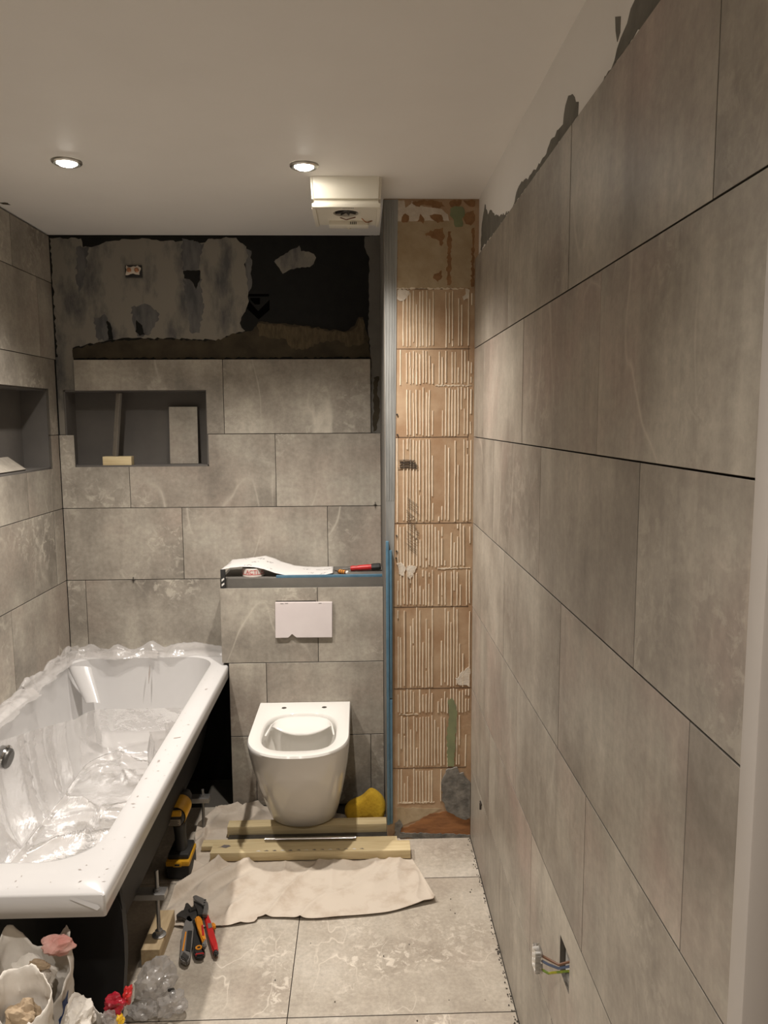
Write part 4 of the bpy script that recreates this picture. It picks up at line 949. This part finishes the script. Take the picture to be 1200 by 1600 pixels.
# ------------------------------------------------------------------ hand tools by the dust sheet
def flat(name, key, z0, z1, mat, parent, bev=.002): return prism(name, POLY[key], 'z', z0, z1, mat, parent, bev)
kn = thing('utility_knife', 'dark grey retractable utility knife with a yellow slider rail', 'knife', (-.528, 2.15, .004))
flat('body', 'knife', .0085, .026, 'tool_grey', kn, .004)
prism('slider_rail', [(-.5275, 2.068), (-.523, 2.068), (-.533, 2.152), (-.537, 2.152)], 'z', .0255, .0275, 'tool_orange', kn, .0006)
prism('grip_panel', [(-.518, 2.069), (-.502, 2.062), (-.517, 2.156), (-.531, 2.156)], 'z', .0255, .0280, 'rubber_black', kn, .001)
prism('end_cap', [(-.525, 2.045), (-.505, 2.026), (-.502, 2.044), (-.522, 2.064)], 'z', .0255, .0285, 'steel_dark', kn, .0012)
ar = thing('adjustable_wrench', 'black adjustable wrench with orange handle end, between knife and pliers', 'wrench', (-.53, 2.25, .004))
flat('head', 'wr_head', .012, .026, 'steel_dark', ar, .002); flat('handle', 'wr_handle', .0085, .022, 'rubber_black', ar, .004)
lathe('worm_screw', [(0, -.011), (.007, -.011)]+[(.0085 if k % 2 else .0065, -.010+.002*k) for k in range(11)]+[(.007, .011), (0, .011)], 'steel_dark', ar, T(-.537, 2.254, .027) @ RZ(.5) @ RY(PI/2), 16)
lathe('hang_ring', [(.005, 0), (.010, 0), (.010, .0020), (.005, .0020), (.005, 0)], 'tool_orange', ar, T(-.483, 2.085, .0222), 20)
prism('end_band', [(-.487, 2.056), (-.464, 2.060), (-.465, 2.066), (-.488, 2.062)], 'z', .0100, .0226, 'tool_red', ar, .001)
wpz = thing('water_pump_pliers', 'slip-joint pliers with red and orange insulated handles', 'pliers', (-.49, 2.25, .006))
flat('upper_jaw', 'pl_jaw1', .028, .042, 'zinc', wpz, .002); flat('lower_jaw', 'pl_jaw2', .020, .034, 'steel_dark', wpz, .002)
for k in range(3): lathe('slot', [(0, .0003), (.0035, .0003), (.0037, 0)], 'rubber_black', wpz, T(-.503+.0005*k, 2.281-.0135*k, .0420), 14)
h1 = flat('handle', 'pl_h1a', .024, .040, 'tool_orange', wpz, .004)
prism('grip_inlay', [(-.491, 2.160), (-.485, 2.162), (-.472, 2.114), (-.478, 2.112)], 'z', .0395, .0415, 'tool_red', h1, .0008)
flat('handle_end', 'pl_h1b', .024, .039, 'tool_grey', wpz, .003)
h2 = flat('handle', 'pl_h2', .010, .026, 'tool_red', wpz, .004); flat('handle_end', 'pl_h2b', .010, .024, 'rubber_black', wpz, .003)
prism('grip_band', [(-.478, 2.188), (-.467, 2.190), (-.460, 2.170), (-.470, 2.164)], 'z', .0255, .0275, 'tool_grey', h2, .0008)
prism('guard', [(-.469, 2.204), (-.456, 2.198), (-.451, 2.176), (-.461, 2.176)], 'z', .010, .022, 'tool_orange', wpz, .003)

# ------------------------------------------------------------------ cordless drill standing under the bath edge
dx, dy = -.630, 2.515
dr = thing('cordless_drill', 'yellow and black cordless drill standing on its battery by the bath', 'drill', (dx, dy, .004))
box('battery', (dx-.038, dy-.058, .004), (dx+.038, dy+.058, .050), 'rubber_black', dr, .006)
bc = box('battery_clip', (dx-.040, dy-.061, .050), (dx+.040, dy+.055, .068), 'drill_yellow', dr, .005)
box('clip_button', (dx-.014, dy-.0645, .050), (dx+.014, dy-.060, .066), 'drill_yellow', bc, .002); box('button_slot', (dx-.008, dy-.0652, .055), (dx+.008, dy-.0642, .061), 'rubber_black', bc)
box('base', (dx-.036, dy-.048, .066), (dx+.036, dy+.050, .086), 'rubber_black', dr, .008)
V = []; lps = []
for q, (z, cy_, hx, hy) in enumerate(((.084, 0, .022, .030), (.11, -.002, .0185, .024), (.14, -.005, .018, .023), (.17, -.008, .020, .026), (.195, -.008, .024, .034))):
    lps.append([(dx+hx*math.copysign(abs(math.cos(a))**.75, math.cos(a)), dy+cy_+hy*math.copysign(abs(math.sin(a))**.75, math.sin(a)), z) for a in [2*PI*k/24 for k in range(24)]])
V, F = loft(lps); mesh('handle', V, F, 'rubber_black', dr, True)
Md = T(dx, dy-.075, .228) @ RX(-PI/2)
hd = lathe('motor_housing', [(0, .0), (.024, .001), (.031, .008), (.034, .03), (.034, .10), (.030, .125), (.024, .135), (0, .135)], 'rubber_black', dr, Md, 32)
lathe('top_shell', [(.0345, .012), (.0355, .016), (.0355, .098), (.0345, .102)], 'drill_yellow', hd, Md, 32)
lathe('chuck', [(0, .135), (.021, .135), (.022, .165), (.016, .180), (0, .181)], 'steel_dark', hd, Md, 24)
box('rear_cap', (dx-.023, dy-.0785, .236), (dx+.023, dy-.066, .256), 'drill_yellow', hd, .005)
lb = box('rating_label', (dx-.020, dy-.0775, .206), (dx+.020, dy-.0735, .226), 'label_pale', hd, .001)
for k in range(4): box('print_line', (dx-.017, dy-.0781, .2085+.0042*k), (dx+.015-.004*(k % 2), dy-.0774, .2102+.0042*k), 'rubber_black', lb)
box('trigger', (dx-.007, dy+.012, .150), (dx+.007, dy+.030, .185), 'steel_dark', dr, .003)

# ------------------------------------------------------------------ rubble sacks, wrapper and bag at the near end of the bath
def creases(p, sd, s=1.0, oct_=4):
    """paper-like folds: triangle waves along random directions"""
    r = random.Random(int(sd*100)); f = 0; k = 5.0*s; a = .5
    for _ in range(oct_):
        for _ in range(2):
            d = Vector((r.uniform(-1, 1), r.uniform(-1, 1), r.uniform(-1, 1))).normalized(); f += a*tri(p.dot(d)*k+r.uniform(0, 6)+1.2*noise.noise(p*k*.25))
        k *= 1.9; a *= .55
    return f
def sack(name, label, c, rx, ry, h, sd, mat, peaks, lean=(0, 0), tear=.05):
    o = thing(name, label, 'sack', (c[0], c[1], 0)); n = 96; m_ = 48; lp = []
    for j in range(m_):
        q = j/(m_-1); row = []
        for k in range(n):
            a = 2*PI*k/n; ca, sa = math.cos(a), math.sin(a)
            sq = (abs(ca)**2.6+abs(sa)**2.6)**(-1/2.6)
            top = h+sum(p[1]*math.exp(-(math.atan2(math.sin(a-p[0]), math.cos(a-p[0]))/p[2])**2) for p in peaks)+tear*noise.noise(Vector((ca*2.5, sa*2.5, sd)))+.004*noise.noise(Vector((ca*9, sa*9, sd)))
            z = top*q
            cr = 1+.10*noise.noise(Vector((ca*1.8+sd, sa*1.8, z*7)))+.15*creases(Vector((c[0]+rx*ca, c[1]+ry*sa, z)), sd, 9.0)
            f = (1-.10*q)*cr*(1 if q > .03 else .93)
            row.append((c[0]+rx*ca*sq*f+lean[0]*q, c[1]+ry*sa*sq*f+lean[1]*q, max(.002, z+.006*noise.noise(Vector((ca*7, sa*7, z*25+sd)))*q)))
        lp.append(row)
    lp.insert(0, [(c[0]+(x-c[0])*.05, c[1]+(y-c[1])*.05, .002) for x, y, z in lp[0]])
    V, F = loft(lp, cap_end=False); b_ = mesh('bag', V, F, mat, o, .5); md = b_.modifiers.new('t', 'SOLIDIFY'); md.thickness = .0018; md.offset = -1
    return o, lp
def band(o, lp, name, j0, j1, k0, k1, mat, off=.0012):
    rows = lp[1:]; V = []; F = []; ks = list(range(k0, k1+1)); n = len(rows[0])
    for j in range(j0, j1+1):
        cx_ = sum(p[0] for p in rows[j])/n; cy_ = sum(p[1] for p in rows[j])/n
        for k in ks:
            x, y, z = rows[j][k % n]; d = Vector((x-cx_, y-cy_)).normalized(); V.append((x+d.x*off, y+d.y*off, z))
    w_ = len(ks)
    for j in range(j1-j0):
        for i in range(w_-1): a = j*w_+i; F.append((a, a+1, a+w_+1, a+w_))
    return mesh(name, V, F, mat, o, True)
def scrap(name, o, c, r, sd, mat, flat_=.6, M_=None):
    bm = bmesh.new(); bmesh.ops.create_icosphere(bm, subdivisions=4, radius=1.0)
    for v in bm.verts:
        p = v.co.copy(); f = .85+.25*noise.noise(p*1.6+Vector((sd, 0, 0)))+.26*creases(p, sd, .85)
        v.co = Vector((c[0]+p.x*f*r[0], c[1]+p.y*f*r[1], max(.0025, c[2]+p.z*f*r[2])))
    return link(name, from_bm(bm), mat, o, .35)
sA, lA = sack('paper_sack', 'tall torn white and blue paper sack of rubbish under the bath rim', (-.684, 1.498), .084, .050, .400, 2.3, 'sack_paper', [(2.4, .090, .55), (.70, .080, .50), (1.57, .02, .4), (4.7, -.06, .9)], (-.004, .0), .012)
band(sA, lA, 'blue_print', 10, 41, 84, 97, 'ink_blue'); band(sA, lA, 'blue_print', 6, 33, 52, 61, 'ink_blue')
scrap('crumpled_lining', sA, (-.690, 1.492, .395), (.052, .036, .048), 4.4, 'sack_paper'); scrap('torn_lining', sA, (-.640, 1.502, .462), (.036, .014, .026), 6.1, 'ink_pink'); scrap('torn_lining', sA, (-.672, 1.480, .432), (.026, .010, .014), 8.1, 'sack_kraft')
sB, lB = sack('paper_sack', 'open crumpled paper sack with brown lining in front of the blue sack', (-.668, 1.378), .056, .046, .435, 5.1, 'sack_paper', [(1.5, .040, 1.2), (3.1, .025, .8), (4.7, -.035, 1.2)], (0, .006), .010)
scrap('brown_lining', sB, (-.662, 1.385, .390), (.040, .030, .040), 3.3, 'sack_kraft')
sC, lC = sack('paper_sack', 'crumpled off-white paper sack nearest the bath corner', (-.560, 1.432), .050, .046, .330, 7.7, 'sack_paper', [(2.4, .05, .7), (0, -.02, .6)], (-.002, 0), .010)
scrap('folded_top', sC, (-.576, 1.430, .355), (.036, .042, .034), 9.2, 'sack_paper')
wr = thing('foil_wrapper', 'crumpled shiny red and yellow wrapper on top of the off-white sack', 'wrapper', (-.52, 1.47, .31))
scrap('red_foil', wr, (-.522, 1.478, .342), (.024, .022, .022), 1.5, 'foil_red'); scrap('red_foil', wr, (-.500, 1.500, .346), (.012, .020, .016), 2.9, 'tool_red')
scrap('yellow_foil', wr, (-.505, 1.462, .322), (.011, .014, .012), 4.9, 'foil_yellow'); scrap('clear_wrap', wr, (-.524, 1.455, .330), (.020, .014, .018), 5.9, 'bag_film')
pb_ = thing('plastic_bag', 'knotted clear plastic bag crumpled on the floor', 'bag', (-.535, 1.89, 0))
scrap('bag', pb_, (-.562, 1.915, .055), (.058, .060, .060), 11.3, 'bag_film'); scrap('bag_tail', pb_, (-.505, 1.862, .030), (.040, .036, .030), 13.1, 'bag_film'); scrap('bag_tail', pb_, (-.575, 1.850, .024), (.046, .030, .022), 15.4, 'bag_film')
tube('knot', [(-.520, 1.885, .050), (-.508, 1.880, .054), (-.502, 1.872, .050), (-.510, 1.868, .044)], [.004, .006, .005, .003], 'steel_dark', pb_, 8)

# ------------------------------------------------------------------ mortar crumbs swept against the right wall
bm = bmesh.new(); rc = random.Random(31)
for k in range(130):
    y = rc.uniform(1.75, 2.68); x = XR-.003-abs(rc.gauss(0, .006)) if rc.random() < .8 else rc.uniform(-.5, .38); s = rc.uniform(.0010, .0028)
    if x < .25 and y > 2.15: continue
    r_ = bmesh.ops.create_icosphere(bm, subdivisions=1, radius=s)['verts']
    for v in r_: v.co = Vector((x+v.co.x*rc.uniform(.6, 1.2), y+v.co.y*1.2, max(.0002, s*.5+v.co.z*.7)))
mc = link('mortar_crumbs', from_bm(bm), 'adhesive_bed', None, False, (.38, 2.2, 0)); props(mc, 'dark mortar crumbs scattered along the foot of the right wall', 'debris', kind='stuff')
